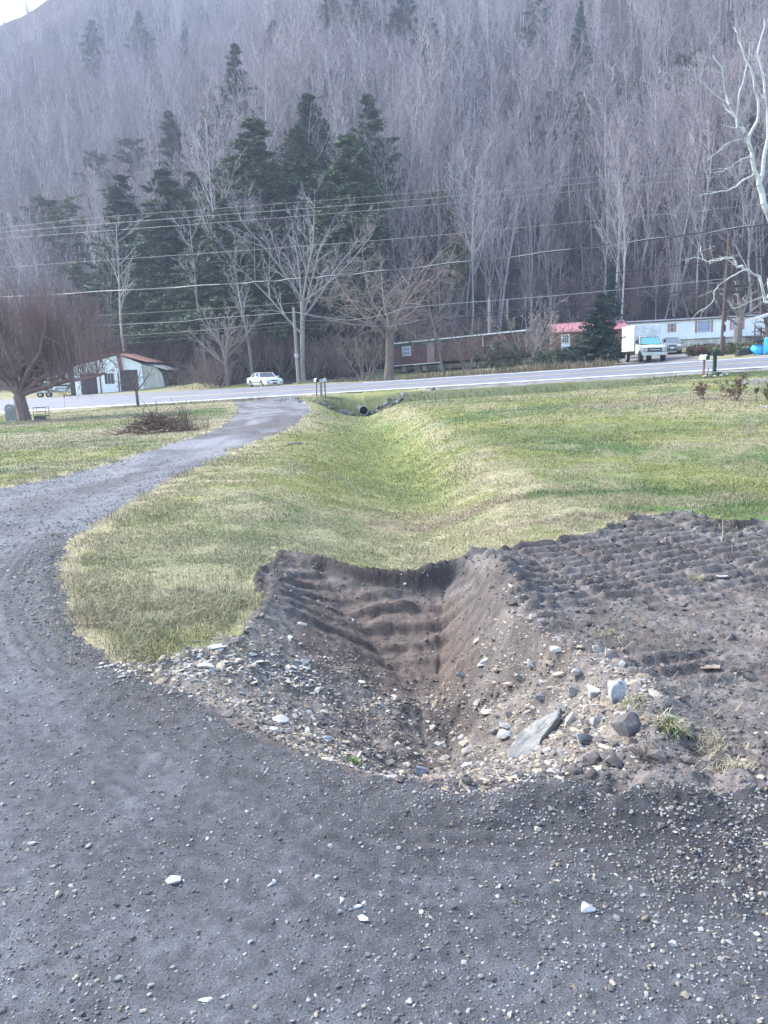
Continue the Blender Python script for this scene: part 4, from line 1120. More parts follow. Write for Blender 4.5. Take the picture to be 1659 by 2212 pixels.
ROCKS = [ # px, py, dims, colour, lift, rot, label
 (1095, 1590, (.13, .085, .07), (.46, .47, .44), .02, (.1, .3, .5), "pale wedge-shaped rock on the bank left of the largest slab"),
 (1070, 1582, (.07, .05, .05), (.33, .34, .33), .01, (.1, .1, .2), "small grey rock touching the left side of the pale wedge rock"),
 (1150, 1440, (.10, .06, .05), (.37, .36, .33), .015, (.2, .3, .3), "grey block near the crest of the right bank, above the shards"),
 (1250, 1455, (.08, .07, .05), (.34, .34, .32), .015, (.2, .1, .9), "grey block lying between the crest and the cracked boulder"),
 (1170, 1510, (.09, .06, .05), (.30, .30, .28), .015, (.1, .3, .2), "dull grey block in the middle of the right bank"),
 (1215, 1535, (.10, .05, .05), (.41, .40, .35), .015, (.2, .3, .6), "tan block just above the narrow upright stone"),
 (1100, 1545, (.08, .05, .04), (.38, .36, .31), .012, (.2, .4, .5), "tan block low on the right bank above the wedge rock"),
 (1290, 1560, (.10, .07, .05), (.33, .32, .30), .015, (.1, .2, .4), "grey block directly below the cracked boulder"),
 (1010, 1625, (.09, .06, .05), (.36, .34, .30), .012, (.1, .2, .2), "brown-grey block at the near foot of the right bank"),
 (960, 1640, (.07, .05, .04), (.42, .39, .34), .012, (.1, .1, .8), "small tan block in the rubble at the near lip"),
 (1228, 1565, (.05, .05, .10), (.45, .44, .38), .03, (.2, .2, .1), "narrow upright tan stone at the top end of the largest slab"),
 (1262, 1600, (.15, .05, .06), (.38, .38, .37), .02, (.2, .45, .6), "long slanting grey stone right of the largest slab"),
 (1300, 1640, (.075, .05, .03), (.47, .42, .36), .01, (.1, .1, .1), "flat cream stone below the long slanting stone"),
 (1350, 1575, (.13, .11, .12), (.15, .135, .125), .035, (.1, .2, .3), "big dark brown clod-covered rock right of the slabs"),
 (1240, 1500, (.10, .07, .08), (.40, .40, .36), .03, (.2, .3, .9), "crumbling pale stone just left of the cracked boulder"),
 (1205, 1405, (.11, .06, .04), (.48, .47, .42), .015, (.1, .1, .2), "pale flat stone on top of the right bank above the cracked boulder"),
 (1290, 1405, (.07, .05, .05), (.50, .46, .38), .015, (.0, .2, .4), "cream stone on the rim above the cracked boulder"),
 (1045, 1430, (.05, .04, .12), (.42, .42, .38), .01, (.5, .7, .4), "leaning pale shard on the upper right bank"),
 (1060, 1500, (.10, .04, .03), (.44, .42, .35), .01, (.3, .5, .8), "tan shard halfway up the right bank"),
 (1120, 1465, (.09, .05, .04), (.40, .40, .37), .01, (.2, .5, .7), "grey shard near the top of the right bank"),
 (1000, 1460, (.10, .04, .04), (.40, .41, .37), .01, (.4, .4, .3), "greenish grey shard above the dark hollow of the trench"),
 (935, 1572, (.052, .048, .042), (.48, .45, .38), .015, (0, 0, 0), "round cream cobble at the bottom of the trench"),
 (887, 1562, (.03, .055, .03), (.50, .50, .48), .012, (0, .3, .8), "small white stone beside the dark hollow in the trench bottom"),
 (858, 1612, (.06, .05, .045), (.46, .42, .35), .015, (.1, 0, .2), "cream cobble in the rubble at the near end of the trench"),
 (905, 1668, (.10, .075, .06), (.24, .27, .29), .012, (.1, .2, .3), "blue-grey rock half buried at the near lip of the trench"),
 (880, 1655, (.055, .045, .04), (.50, .44, .36), .015, (.1, .1, .1), "pinkish cream stone just above the blue-grey rock"),
 (840, 1650, (.05, .04, .04), (.44, .39, .33), .012, (0, 0, .5), "tan stone near the green weed at the trench lip"),
 (775, 1640, (.035, .05, .07), (.52, .50, .46), .02, (.2, .1, 0), "white upright stone right of the small green weed"),
 (707, 1600, (.06, .05, .05), (.53, .51, .46), .018, (.1, .1, .1), "bright cream stone on the near left bank"),
 (600, 1558, (.12, .08, .03), (.47, .46, .43), .004, (.2, .05, .2), "broad flat pale stone low on the left bank"),
 (372, 1498, (.055, .04, .035), (.34, .29, .24), .012, (.1, .1, .3), "brown stone lying alone on the drive edge"),
 (302, 1437, (.05, .035, .028), (.50, .46, .41), .01, (.1, .1, .1), "oval cream stone at the tip of the grass"),
 (440, 1440, (.13, .06, .03), (.50, .48, .42), .008, (.1, .1, .1), "largest pale shale piece below the grass tip"),
 (470, 1400, (.13, .06, .03), (.47, .45, .41), .008, (.15, .05, .15), "long flat shale piece touching the grass edge"),
 (540, 1415, (.10, .05, .03), (.50, .47, .42), .008, (.1, .1, .4), "pale shale piece on the upper left bank"),
 (655, 1430, (.09, .045, .03), (.46, .42, .34), .008, (.2, .1, .2), "tan flat stone in the middle of the left bank"),
 (620, 1475, (.10, .035, .03), (.36, .33, .29), .008, (.3, .1, 2.2), "brownish slanted shard in the middle of the left bank"),
 (780, 1475, (.11, .04, .03), (.42, .40, .35), .008, (.3, .1, 2.1), "pale slanted shard low on the left bank"),
 (700, 1540, (.09, .04, .035), (.38, .36, .32), .008, (.3, .1, 2.3), "grey slanted shard on the near left bank"),
 (650, 1350, (.09, .05, .03), (.44, .42, .38), .008, (.2, .1, .5), "grey flat stone near the top of the left bank"),
 (455, 1558, (.022, .02, .03), (.62, .58, .50), .01, (0, 0, 0), "small bright yellowish stone standing on the drive"),
 (375, 1904, (.052, .040, .022), (.47, .47, .47), .008, (0, 0, .1), "large blocky white stone in the open gravel at left"),
 (784, 1984, (.050, .028, .016), (.50, .50, .50), .006, (0, 0, -.5), "curved white stone in the open gravel at centre"),
 (772, 1960, (.032, .014, .012), (.60, .60, .60), .005, (0, 0, .3), "slim white chip above the curved white stone"),
 (70, 1823, (.045, .016, .012), (.48, .44, .38), .005, (0, 0, .25), "long tan chip on the gravel near the left edge"),
 (585, 1912, (.042, .012, .014), (.46, .46, .46), .005, (0, 0, .7), "thin pointed grey chip in the middle of the gravel"),
 (445, 2160, (.044, .016, .012), (.55, .55, .52), .004, (0, 0, 0), "long flat white chip at the bottom of the picture"),
 (1268, 1965, (.055, .035, .025), (.46, .46, .46), .010, (0, .1, 0), "faceted grey stone beside the crumbled yellow patch"),
 (1162, 1793, (.026, .022, .02), (.55, .48, .36), .008, (0, 0, 0), "round yellowish pebble on the churned gravel"),
 (1455, 2040, (.030, .026, .022), (.46, .46, .45), .008, (0, 0, 0), "bright white lump at right on the churned gravel"),
 (885, 2165, (.022, .020, .015), (.48, .48, .48), .006, (0, 0, 0), "small white stone at the bottom edge, centre"),
 (1535, 1440, (.13, .07, .02), (.36, .27, .20), .004, (.05, .05, .1), "flat rust-brown stone lying on the tracked soil"),
 (1558, 1245, (.12, .06, .02), (.40, .39, .37), .004, (.05, .05, .1), "flat pale stone on the tracked soil near the right"),
]
for i, (px, py, dm, cl, lf, rt, lb) in enumerate(ROCKS):
    rock_obj("rock", rock_mesh(dm, 700 + i, 18, 2), cl, px, py, lf, rt, lb, seed=700 + i, group="loose rocks around the trench and drive")

# ---------------- tufts, weeds and dead stems near the trench
m_weed = attr_mat("weed blades", .7, .25)
def tuft(name, px, py, n, h, spread, cols, label, lean=.9, w=.0045, flatd=False, cat="tuft"):
    p = WG(px, py); r = np.random.default_rng(int(px + py))
    P = np.stack([r.normal(0, spread, n), r.normal(0, spread, n), np.full(n, .0)], -1)
    for i in range(n): P[i, 2] = gz(p[0] + P[i, 0], p[1] + P[i, 1]) - gz(p[0], p[1]) - .004
    c = np.array(cols)[r.integers(0, len(cols), n)] * r.uniform(.7, 1.3, (n, 1))
    o = blades(name, P, r.uniform(.5, 1.2, n) * h, r.uniform(.7, 1.3, n) * w, r.uniform(.2, 1.0, n) * lean * 1.3, c, m_weed)
    o.location = (p[0], p[1], gz(p[0], p[1]))
    return tag(o, label, cat)
GRN, STR = [(.10, .17, .05), (.16, .22, .07)], [(.42, .37, .24), (.36, .31, .20), (.30, .27, .17)]
tuft("grass_tuft", 1445, 1575, 150, .085, .028, GRN + STR * 2, "half-dead grass tuft rooted in the soil right of the boulder", 1.1)
tuft("grass_tuft", 1370, 1520, 70, .055, .030, GRN + STR * 2, "flattened grass tuft tucked behind the cracked boulder", 1.4)
tuft("green_weed", 768, 1652, 60, .045, .020, [(.12, .20, .07), (.17, .27, .09)], "small bright green weed at the near lip of the trench", .7, cat="weed")
tuft("dry_grass_clump", 1540, 1610, 150, .06, .055, STR, "pale dry grass clump on the soil below the half-dead tuft", 1.6, .0035)
tuft("dry_grass_clump", 1580, 1660, 110, .05, .045, STR, "dry grass clump near the lower right soil mound", 1.6, .0035)
tuft("grass_tuft", 1310, 1375, 70, .05, .05, GRN + STR * 2, "low faded grass tuft on the tracked soil above the boulder", 1.5)
tuft("dry_grass_clump", 1500, 1250, 60, .07, .03, STR + [(.30, .34, .12)], "yellowish grass wisp on the tracked soil", 1.6, .004)
tuft("root_mass", 1400, 1640, 120, .04, .035, [(.09, .07, .055), (.14, .11, .09)], "dark tangle of roots on the soil mound", 1.6, .003, cat="roots")
# torn turf and dead straw at the far right edge of the soil
x, y, r = scatter_pts(9000, 5.2, 10.5, 81, x0=1.6, x1=8)
sdv = reg_at('sd_s', x, y); keep = (sdv > -.1) & (sdv < 1.6) & (r.uniform(size=len(x)) < sstep(2.0, 4.2, x) * sstep(-.3, .4, fbm(x * 2, y * 2, 83, 3)))
x, y = x[keep], y[keep]; n = len(x)
cc = np.array(STR + [(.20, .24, .10), (.28, .25, .19)])[r.integers(0, 5, n)] * r.uniform(.6, 1.2, (n, 1))
tag(blades("torn_grass", np.stack([x, y, ground_at(x, y)], -1), r.gamma(4, .016, n), r.uniform(.004, .008, n), r.uniform(.6, 1.7, n), cc, m_weed), kind='stuff')
# straw and root bits over the soil
x, y, r = scatter_pts(5200, 2.4, 11, 85)
keep = (reg_at('s', x, y) > .5) & ((reg_at('tr', x, y) < .5) | (r.uniform(size=len(x)) < .25)); x, y = x[keep], y[keep]; n = len(x)
cc = np.array(STR + [(.20, .17, .12)])[r.integers(0, 4, n)] * r.uniform(.5, 1.2, (n, 1))
tag(blades("straw_bits", np.stack([x, y, ground_at(x, y)], -1), r.gamma(3, .010, n), r.uniform(.002, .005, n), r.uniform(1.0, 1.9, n), cc, m_weed), kind='stuff')
# ------------------------------------------------------------------ buildings, vehicles, poles and the rest
def B(px, Y, dz=0.0):
    x = at(px, Y); return Vector((x, Y, gz(x, Y) + dz))
m_wht = plain("white painted metal", (.84, .86, .85), .5, col2=(.60, .62, .58), scale=1.2, bump=.004)
m_siding = plain("ribbed white siding", (.87, .90, .90), .45, col2=(.76, .78, .76), scale=.8, stretch=(4, 4, .5))
m_skirt = plain("dirty white skirting", (.66, .66, .58), .6, col2=(.42, .40, .32), scale=1.5, stretch=(2, 2, .6))
m_brown = plain("maroon brown siding", (.135, .062, .055), .6, col2=(.09, .045, .042), scale=1.3)
m_green = plain("dark green trim", (.055, .085, .065), .6, var=.3)
m_darkroof = plain("dark tarred roof", (.10, .105, .12), .8, col2=(.28, .30, .32), scale=.7)
m_pink = plain("pink-red metal roof", (.60, .24, .23), .45, col2=(.48, .19, .18), scale=1.5)
m_wood = plain("brown plank wall", (.25, .12, .055), .75, col2=(.16, .075, .038), scale=2.5, stretch=(6, 6, .6))
m_wooddk = plain("weathered deck wood", (.12, .10, .085), .85, var=.4)
m_post = plain("weathered post wood", (.34, .28, .22), .85, col2=(.22, .18, .14), scale=4, stretch=(3, 3, .5))
m_pole = plain("grey utility pole wood", (.33, .29, .25), .85, col2=(.20, .17, .15), scale=3, stretch=(5, 5, .4))
m_poledk = plain("dark brown utility pole wood", (.095, .062, .052), .85, col2=(.06, .04, .035), scale=3, stretch=(5, 5, .4))
m_rust = plain("rusty sheet metal", (.26, .105, .065), .8, col2=(.13, .07, .055), scale=2.0)
m_glass = plain("dark window glass", (.045, .055, .065), .08, spec=.7)
m_plastic = plain("cloudy plastic over window", (.36, .40, .52), .25, col2=(.22, .25, .36), scale=2.5)
m_shut = plain("faded salmon shutters", (.50, .23, .17), .7, var=.2)
m_door = plain("dark brown door", (.085, .055, .050), .7, var=.3)
m_black = plain("black plastic", (.022, .023, .026), .45)
m_tyre = plain("tyre rubber", (.025, .025, .026), .8)
m_rim = plain("wheel rim", (.42, .43, .44), .35, metal=.5)
m_chrome = plain("dull chrome", (.50, .51, .52), .3, metal=.7)
m_lamp = plain("headlamp lens", (.62, .64, .62), .15, spec=.8)
m_carwht = plain("white car paint", (.76, .79, .77), .22, spec=.6)
m_carrust = plain("rust brown peeled roof", (.20, .085, .06), .7, col2=(.5, .42, .38), scale=2.0)
m_truckwht = plain("chalky cream truck paint", (.60, .64, .56), .4, col2=(.47, .50, .42), scale=1.5)
m_sedan = plain("grey green car paint", (.20, .215, .18), .2, spec=.7)
m_teal = plain("teal tinted windscreen", (.16, .42, .40), .1, spec=.8)
m_wscreen = plain("windscreen", (.09, .12, .15), .06, spec=.9)
m_plate = plain("number plate", (.70, .70, .68), .5)
m_wire = plain("black cable", (.018, .018, .02), .5)
m_wiresil = plain("silver cable", (.25, .265, .27), .5)
m_blue = plain("bright blue plastic bag", (.03, .30, .62), .3, col2=(.05, .42, .78), scale=3)
m_galv = plain("galvanised metal", (.42, .45, .46), .4, metal=.4, var=.2)
m_mint = plain("weathered mint mailbox", (.26, .42, .36), .45, col2=(.45, .52, .46), scale=4)
m_dkgreen = plain("dark green artificial wrap", (.012, .075, .045), .9, var=.4, bump=.02, bscale=50)
m_pipe = plain("black culvert pipe", (.03, .032, .035), .5)

def wall_with_ribs(mb, x0, x1, y, z0, z1, step=.4, d=.012):
    """thin vertical battens proud of a wall that faces -y"""
    x = x0 + step / 2
    while x < x1:
        mb.box((x, y - d / 2, (z0 + z1) / 2), (.03, d, z1 - z0)); x += step

def window(parent, x, z, w, h, glass, frame, depth=.0, y=0.0, bars=1):
    f = MB(); t = .05
    f.box((x, y - .025, z + h / 2), (w + 2 * t, .05, t)); f.box((x, y - .025, z - h / 2), (w + 2 * t, .05, t))
    f.box((x - w / 2, y - .027, z), (t, .05, h - t)); f.box((x + w / 2, y - .027, z), (t, .05, h - t))
    if bars: f.box((x, y - .022, z), (w - t, .035, .03))
    o = f.build("window", frame, parent)
    MB().box((x, y - .008, z), (w - t, .012, h - t)).build("pane", glass, o)
    return o

# ---------- long white mobile home (right)
wh = empty("mobile_home", B(1475, 87), 0, "long white mobile home with salmon shutters, dark roof edge and small wooden deck", "mobile home")
wh.rotation_euler = (0, -R(1.2), R(-2)); wh.location.z = 2.92
L0, L1 = -8.2, 11.5
z0, z1 = .68, 2.72
b = MB().box(((L0 + L1) / 2, 2.1, (z0 + z1) / 2), (L1 - L0, 4.2, z1 - z0)); wall_with_ribs(b, L0, L1, 0, z0 + .02, z1 - .02, .40)
b.build("wall", m_siding, wh)
MB().box(((L0 + L1) / 2, 2.14, z0 / 2 - .06), (L1 - L0 - .1, 4.1, z0 + .08)).build("skirting", m_skirt, wh)
MB().box(((L0 + L1) / 2, -.03, z0 + .01), (L1 - L0 + .06, .1, .04)).build("skirting_rail", m_rust, wh)
rf = MB().prism([(-.18, z1 + .003), (4.4, z1 + .003), (4.4, z1 + .10), (2.1, z1 + .34), (-.18, z1 + .10)], 'x', L0 - .1, L1 + .1).build("roof", m_darkroof, wh)
MB().box(((L0 + L1) / 2, -.20, z1 + .05), (L1 - L0 + .2, .04, .12)).build("fascia", m_door, rf)
for (x, w, h, z, gl, sh, nm) in ((-1.35, .42, .92, 2.02, m_glass, .20, 1), (2.15, 1.45, 1.22, 1.98, m_plastic, .20, 0), (5.75, 1.10, 1.10, 2.02, m_plastic, .18, 0)):
    wo = window(wh, x, z, w, h, gl, m_wht, bars=nm)
    for s_ in (-1, 1): MB().box((x + s_ * (w / 2 + .05 + sh / 2), -.03, z), (sh, .03, h + .05)).build("shutter", m_shut, wo)
dr = MB().box((9.15, -.035, 1.72), (.92, .05, 2.0)).build("door", m_wht, wh)
MB().box((9.15, -.066, 2.18), (.60, .012, .75)).build("pane", m_glass, dr); MB().box((9.15, -.066, 1.30), (.62, .012, .62)).build("screen", plain("bronze screen", (.16, .13, .08), .5), dr)
MB().box((10.35, -.01, 1.9), (1.1, .012, 1.4)).build("patched_panel", plain("peeling board", (.55, .57, .58), .7, col2=(.12, .11, .11), scale=3), wh)
dk = MB(); dk.box((8.2, -1.05, .60), (3.0, 1.9, .10)); dk.box((8.2, -1.98, .50), (3.0, .05, .16))
for x in (6.8, 8.2, 9.6): dk.box((x, -1.9, .25), (.1, .1, .6))
deck = dk.build("deck", m_wooddk, wh)
rl = MB(); rl.box((8.1, -1.95, 1.42), (2.6, .09, .06)); rl.box((8.1, -1.95, .78), (2.6, .05, .05))
for i in range(12): rl.box((7.6 + i * .16, -1.95, 1.08), (.045, .04, .62))
for x in (6.85, 7.5, 9.4): rl.box((x, -1.95, 1.15), (.1, .1, 1.0))
rl.build("railing", m_wooddk, deck)
st = MB()
for i in range(3): st.box((10.2, -1.2 - .28 * i, .46 - .17 * i), (1.1, .30, .05))
st.bar((9.65, -1.0, .55), (9.65, -2.1, -.05), .06, .2); st.build("steps", m_wooddk, deck)

# ---------- maroon mobile home (centre)
pa, pb = B(850, 79), B(1136, 70.5)
dv = pb - pa; Lb = math.hypot(dv.x, dv.y)
bh = empty("mobile_home", pa, math.atan2(dv.y, dv.x), "weathered maroon-brown mobile home with white roof edge, half hidden by bare shrubs", "mobile home")
bh.location.z = 1.02
bh.rotation_euler = (0, -R(2.3), math.atan2(dv.y, dv.x))
b = MB().box((Lb / 2, 1.8, 1.72), (Lb, 3.6, 2.08)); wall_with_ribs(b, 0, Lb, 0, .70, 2.75, .30, .02); b.build("wall", m_brown, bh)
MB().prism([(-.15, 2.763), (3.75, 2.763), (3.75, 2.85), (1.8, 3.02), (-.15, 2.85)], 'x', -.15, Lb + .15).build("roof", m_darkroof, bh)
MB().box((Lb / 2, -.17, 2.83), (Lb + .3, .03, .10)).build("roof_trim", m_wht, bh)
MB().box((Lb * .22, -.03, 2.58), (Lb * .44, .03, .30)).build("upper_band", m_green, bh)
MB().box((Lb * .20, -.05, .63), (Lb * .40, .06, .07)).build("floor_trim", m_wht, bh)
MB().box((Lb / 2, 1.5, .55), (Lb - .6, 1.2, .18)).build("chassis", m_black, bh)
for x in (1.0, 3.4, 5.4, 9, 12): MB().box((x, .6, .22), (.4, .4, .5)).build("block", plain("concrete block", (.36, .36, .34), .9, var=.3), bh)
window(bh, 1.75, 1.98, .95, .85, m_plastic, m_wht)
MB().box((3.35, -.02, 1.72), (.38, .04, .26)).build("vent", m_black, bh)
MB().box((4.55, -.03, 1.62), (.85, .05, 1.85)).build("door", plain("scuffed brown door", (.15, .08, .07), .7, col2=(.33, .30, .28), scale=3, stretch=(3, 1, .6)), bh)
w_ = MB(); w_.box((11.1, -.02, 1.95), (.8, .04, .9)); w_.build("window", m_door, bh)
bx_ = MB(); bx_.box((11.1, -.22, 1.62), (.55, .40, .42)); ac = bx_.build("air_conditioner", m_wht, bh); MB().box((11.1, -.428, 1.62), (.42, .012, .30)).build("grille", m_black, ac)
MB().box((10.3, -.03, 2.2), (.05, .05, .9)).build("downpipe", m_wht, bh)

# ---------- cabin with pink-red roof
ca = empty("cabin", B(1232, 80), R(-2), "small brown wooden cabin with pink-red metal roof behind the spruce", "cabin")
ca.location.z = 2.30; ca.rotation_euler = (0, -R(1.6), R(-3))
W0, W1, E_ = -1.6, 5.5, 2.35
b = MB().prism([(0, 0), (3.6, 0), (3.6, E_), (1.8, E_ + .78), (0, E_)], 'x', W0, W1)
for i in range(int((W1 - W0) / .2)): b.box((W0 + .1 + i * .2, -.008, E_ / 2), (.03, .016, E_ - .02))
b.build("wall", m_wood, ca)
def slope_roof(par, x0, x1, y0, z0_, yr, zr, mat, th=.05, rib=.3):
    r_m = MB(); n_ = Vector((0, -(zr - z0_), abs(yr - y0))).normalized() * th
    if yr < y0: n_ = Vector((0, (zr - z0_), abs(yr - y0))).normalized() * th
    vs = [Vector((x, y, z)) for x in (x0, x1) for (y, z) in ((y0, z0_), (yr, zr))]
    vs2 = [v + n_ for v in vs]
    r_m.add(vs + vs2, [(0, 1, 3, 2), (4, 6, 7, 5), (0, 4, 5, 1), (2, 3, 7, 6), (0, 2, 6, 4), (1, 5, 7, 3)])
    k = int((x1 - x0) / rib)
    for i in range(k + 1):
        x = x0 + (x1 - x0) * i / k * .995 + .01; r_m.bar(Vector((x, y0, z0_)) + n_ * 1.3, Vector((x, yr, zr)) + n_ * 1.3, .035, .05)
    return r_m.build("roof", mat, par)
slope_roof(ca, W0 - .3, W1 + .3, -.35, E_ - .14, 1.8, E_ + .80, m_pink)
slope_roof(ca, W0 - .3, W1 + .3, 3.95, E_ - .14, 1.8, E_ + .80, m_pink)
dr = MB().box((-.50, -.04, 1.02), (.92, .05, 2.02)).build("door", m_wht, ca)
g_ = MB()
for i in range(3):
    for j in range(3): g_.box((-.50 + (i - 1) * .19, -.069, 1.58 + (j - 1) * .25), (.15, .012, .21))
g_.build("pane", m_glass, dr)
MB().box((-1.98, -.03, 1.1), (.05, .05, 1.5)).build("corner_trim", m_wht, ca)

# ---------- white shed at the left
sh = empty("shed", B(232, 83.5), 0, "old white shed with brown double doors and rusty metal roof", "shed")
sh.location = Vector((at(232, 83.5), 83.5, gz(at(232, 83.5), 83.5) - .05)); sh.rotation_euler = (0, 0, R(-1))
b = MB().prism([(-3.6, -.3), (3.7, -.3), (3.7, 2.95), (.9, 4.15), (-3.6, 3.0)], 'y', 0, 6)
for i in range(23): b.box((-3.45 + i * .31, -.009, 1.3), (.03, .018, 2.9))
b.build("wall", m_siding, sh)
b = MB().prism([(3.703, -.3), (6.1, -.3), (5.75, 1.85), (5.2, 2.55), (3.703, 2.9)], 'y', .15, 5.5); b.build("lean_to", plain("dirty white boards", (.62, .62, .54), .7, col2=(.36, .33, .27), scale=1.5, stretch=(5, 5, .5)), sh)
rr_ = MB(); rr_.add([(.75, -.5, 4.24), (4.5, -.5, 3.12), (4.5, 6.2, 3.12), (.75, 6.2, 4.24), (.75, -.5, 4.17), (4.5, -.5, 3.05), (4.5, 6.2, 3.05), (.75, 6.2, 4.17)], [(0, 1, 2, 3), (7, 6, 5, 4), (0, 4, 5, 1), (1, 5, 6, 2), (2, 6, 7, 3), (3, 7, 4, 0)])
rr_.add([(-3.8, -.5, 3.02), (.98, -.5, 4.25), (.98, 6.2, 4.25), (-3.8, 6.2, 3.02), (-3.8, -.5, 2.95), (.98, -.5, 4.18), (.98, 6.2, 4.18), (-3.8, 6.2, 2.95)], [(0, 1, 2, 3), (7, 6, 5, 4), (0, 4, 5, 1), (1, 5, 6, 2), (2, 6, 7, 3), (3, 7, 4, 0)])
roof = rr_.build("roof", m_rust, sh)
MB().add([(4.3, -.3, 2.95), (6.4, -.3, 2.25), (6.4, 5, 2.25), (4.3, 5, 2.95), (4.3, -.3, 2.9), (6.4, -.3, 2.2), (6.4, 5, 2.2), (4.3, 5, 2.9)], [(0, 1, 2, 3), (7, 6, 5, 4), (0, 4, 5, 1), (1, 5, 6, 2), (2, 6, 7, 3), (3, 7, 4, 0)]).build("lean_to_roof", m_darkroof, sh)
MB().add([(1.15, -.36, 4.05), (1.65, -.40, 3.9), (1.85, -.42, 2.2), (1.45, -.40, 2.3), (1.15, -.33, 4.05), (1.65, -.37, 3.9), (1.85, -.39, 2.2), (1.45, -.37, 2.3)], [(0, 1, 2, 3), (7, 6, 5, 4), (0, 4, 5, 1), (1, 5, 6, 2), (2, 6, 7, 3), (3, 7, 4, 0)]).build("hanging_sheet", m_rust, sh)
for (x, w, h, z) in ((-2.1, 1.75, 2.2, 1.0), (2.25, 1.9, 2.2, 1.25)):
    d_ = MB().box((x, -.03, z), (w, .04, h))
    for i in range(5): d_.box((x - w / 2 + (i + .5) * w / 5, -.055, z), (.03, .012, h - .1))
    d_.build("door", m_door, sh)
window(sh, .15, 1.5, .95, 1.05, m_door, m_door, bars=0)
for x in (-.85, 1.1): MB().box((x, -.04, .9), (.13, .05, 2.3)).build("batten", m_rust, sh)
MB().box((-3.95, 2.2, 1.35), (.55, 4, 2.9)).build("open_bay", m_door, sh)

# ---------- camper behind the big tree
rv = empty("travel_trailer", B(95, 84.5), R(4), "old white camper trailer with a dark stripe, seen behind the big twiggy tree", "camper")
pf = [(-2.9, .55), (2.5, .55), (3.0, 1.0), (3.25, 1.75), (2.7, 2.35), (2.35, 2.62), (-2.7, 2.62), (-3.1, 2.2), (-3.1, 1.0)]
MB().prism(pf, 'y', 0, 2.3).build("body", m_wht, rv, bevel=.06)
MB().box((.1, -.012, 1.28), (5.9, .024, .16)).build("stripe", plain("dark olive stripe", (.05, .055, .04), .6), rv)
MB().box((.1, -.012, .98), (5.9, .022, .04)).build("stripe", plain("dark olive line", (.06, .065, .05), .6), rv)
for (x, w, h) in ((-2.3, .8, .55), (-.55, .9, .6), (.85, .8, .6), (2.1, .6, .55)): window(rv, x, 1.82, w, h, m_glass, m_wht, bars=0)
MB().box((.8, -.03, .85), (.4, .05, .35)).build("hatch", m_wht, rv)
for x in (-.7, .2):
    wl = MB().tube([(x, .05, .36), (x, .28, .36)], .34, 16).build("wheel", m_tyre, rv); MB().tube([(x, .035, .36), (x, .06, .36)], .17, 12).build("rim", m_rim, wl)
MB().bar((2.6, 1.1, .5), (4.1, 1.1, .45), .12).build("drawbar", m_black, rv)

# ---------- vehicles
def loft_body(st, mat, name, parent, bevel=.0):
    """st: list of (x, [(y,z)...half section from bottom centre to top centre])"""
    V = []; F = []; n = None
    for x, hs in st:
        ring = [(x, y, z) for y, z in hs] + [(x, -y, z) for y, z in reversed(hs) if y > 1e-6]
        n = len(ring); V += ring
    for i in range(len(st) - 1):
        for k in range(n):
            a = i * n + k; b_ = i * n + (k + 1) % n
            F.append((a, b_, b_ + n, a + n))
    F.append(tuple(range(n))[::-1]); F.append(tuple(range((len(st) - 1) * n, len(st) * n)))
    mb = MB(); mb.add(V, F); o = mb.build(name, mat, parent, smooth=True)
    return o
def wheel(parent, x, y, r, w, side):
    wl = MB().tube([(x, y, r), (x, y + side * w, r)], r, 20).build("wheel", m_tyre, parent)
    MB().tube([(x, y + side * (w - .01), r), (x, y + side * (w + .015), r)], r * .60, 16).build("rim", m_rim, wl)
    return wl
def sec(hw, zb, zs, zt, tw, crown=.03):
    """half section of the lower body: sill, bulge, shoulder, top"""
    return [(0, zb), (hw * .86, zb), (hw * .97, zb + .10), (hw, (zb + zs) / 2), (hw * .985, zs), (tw, zt), (tw * .5, zt + crown), (0, zt + crown)]
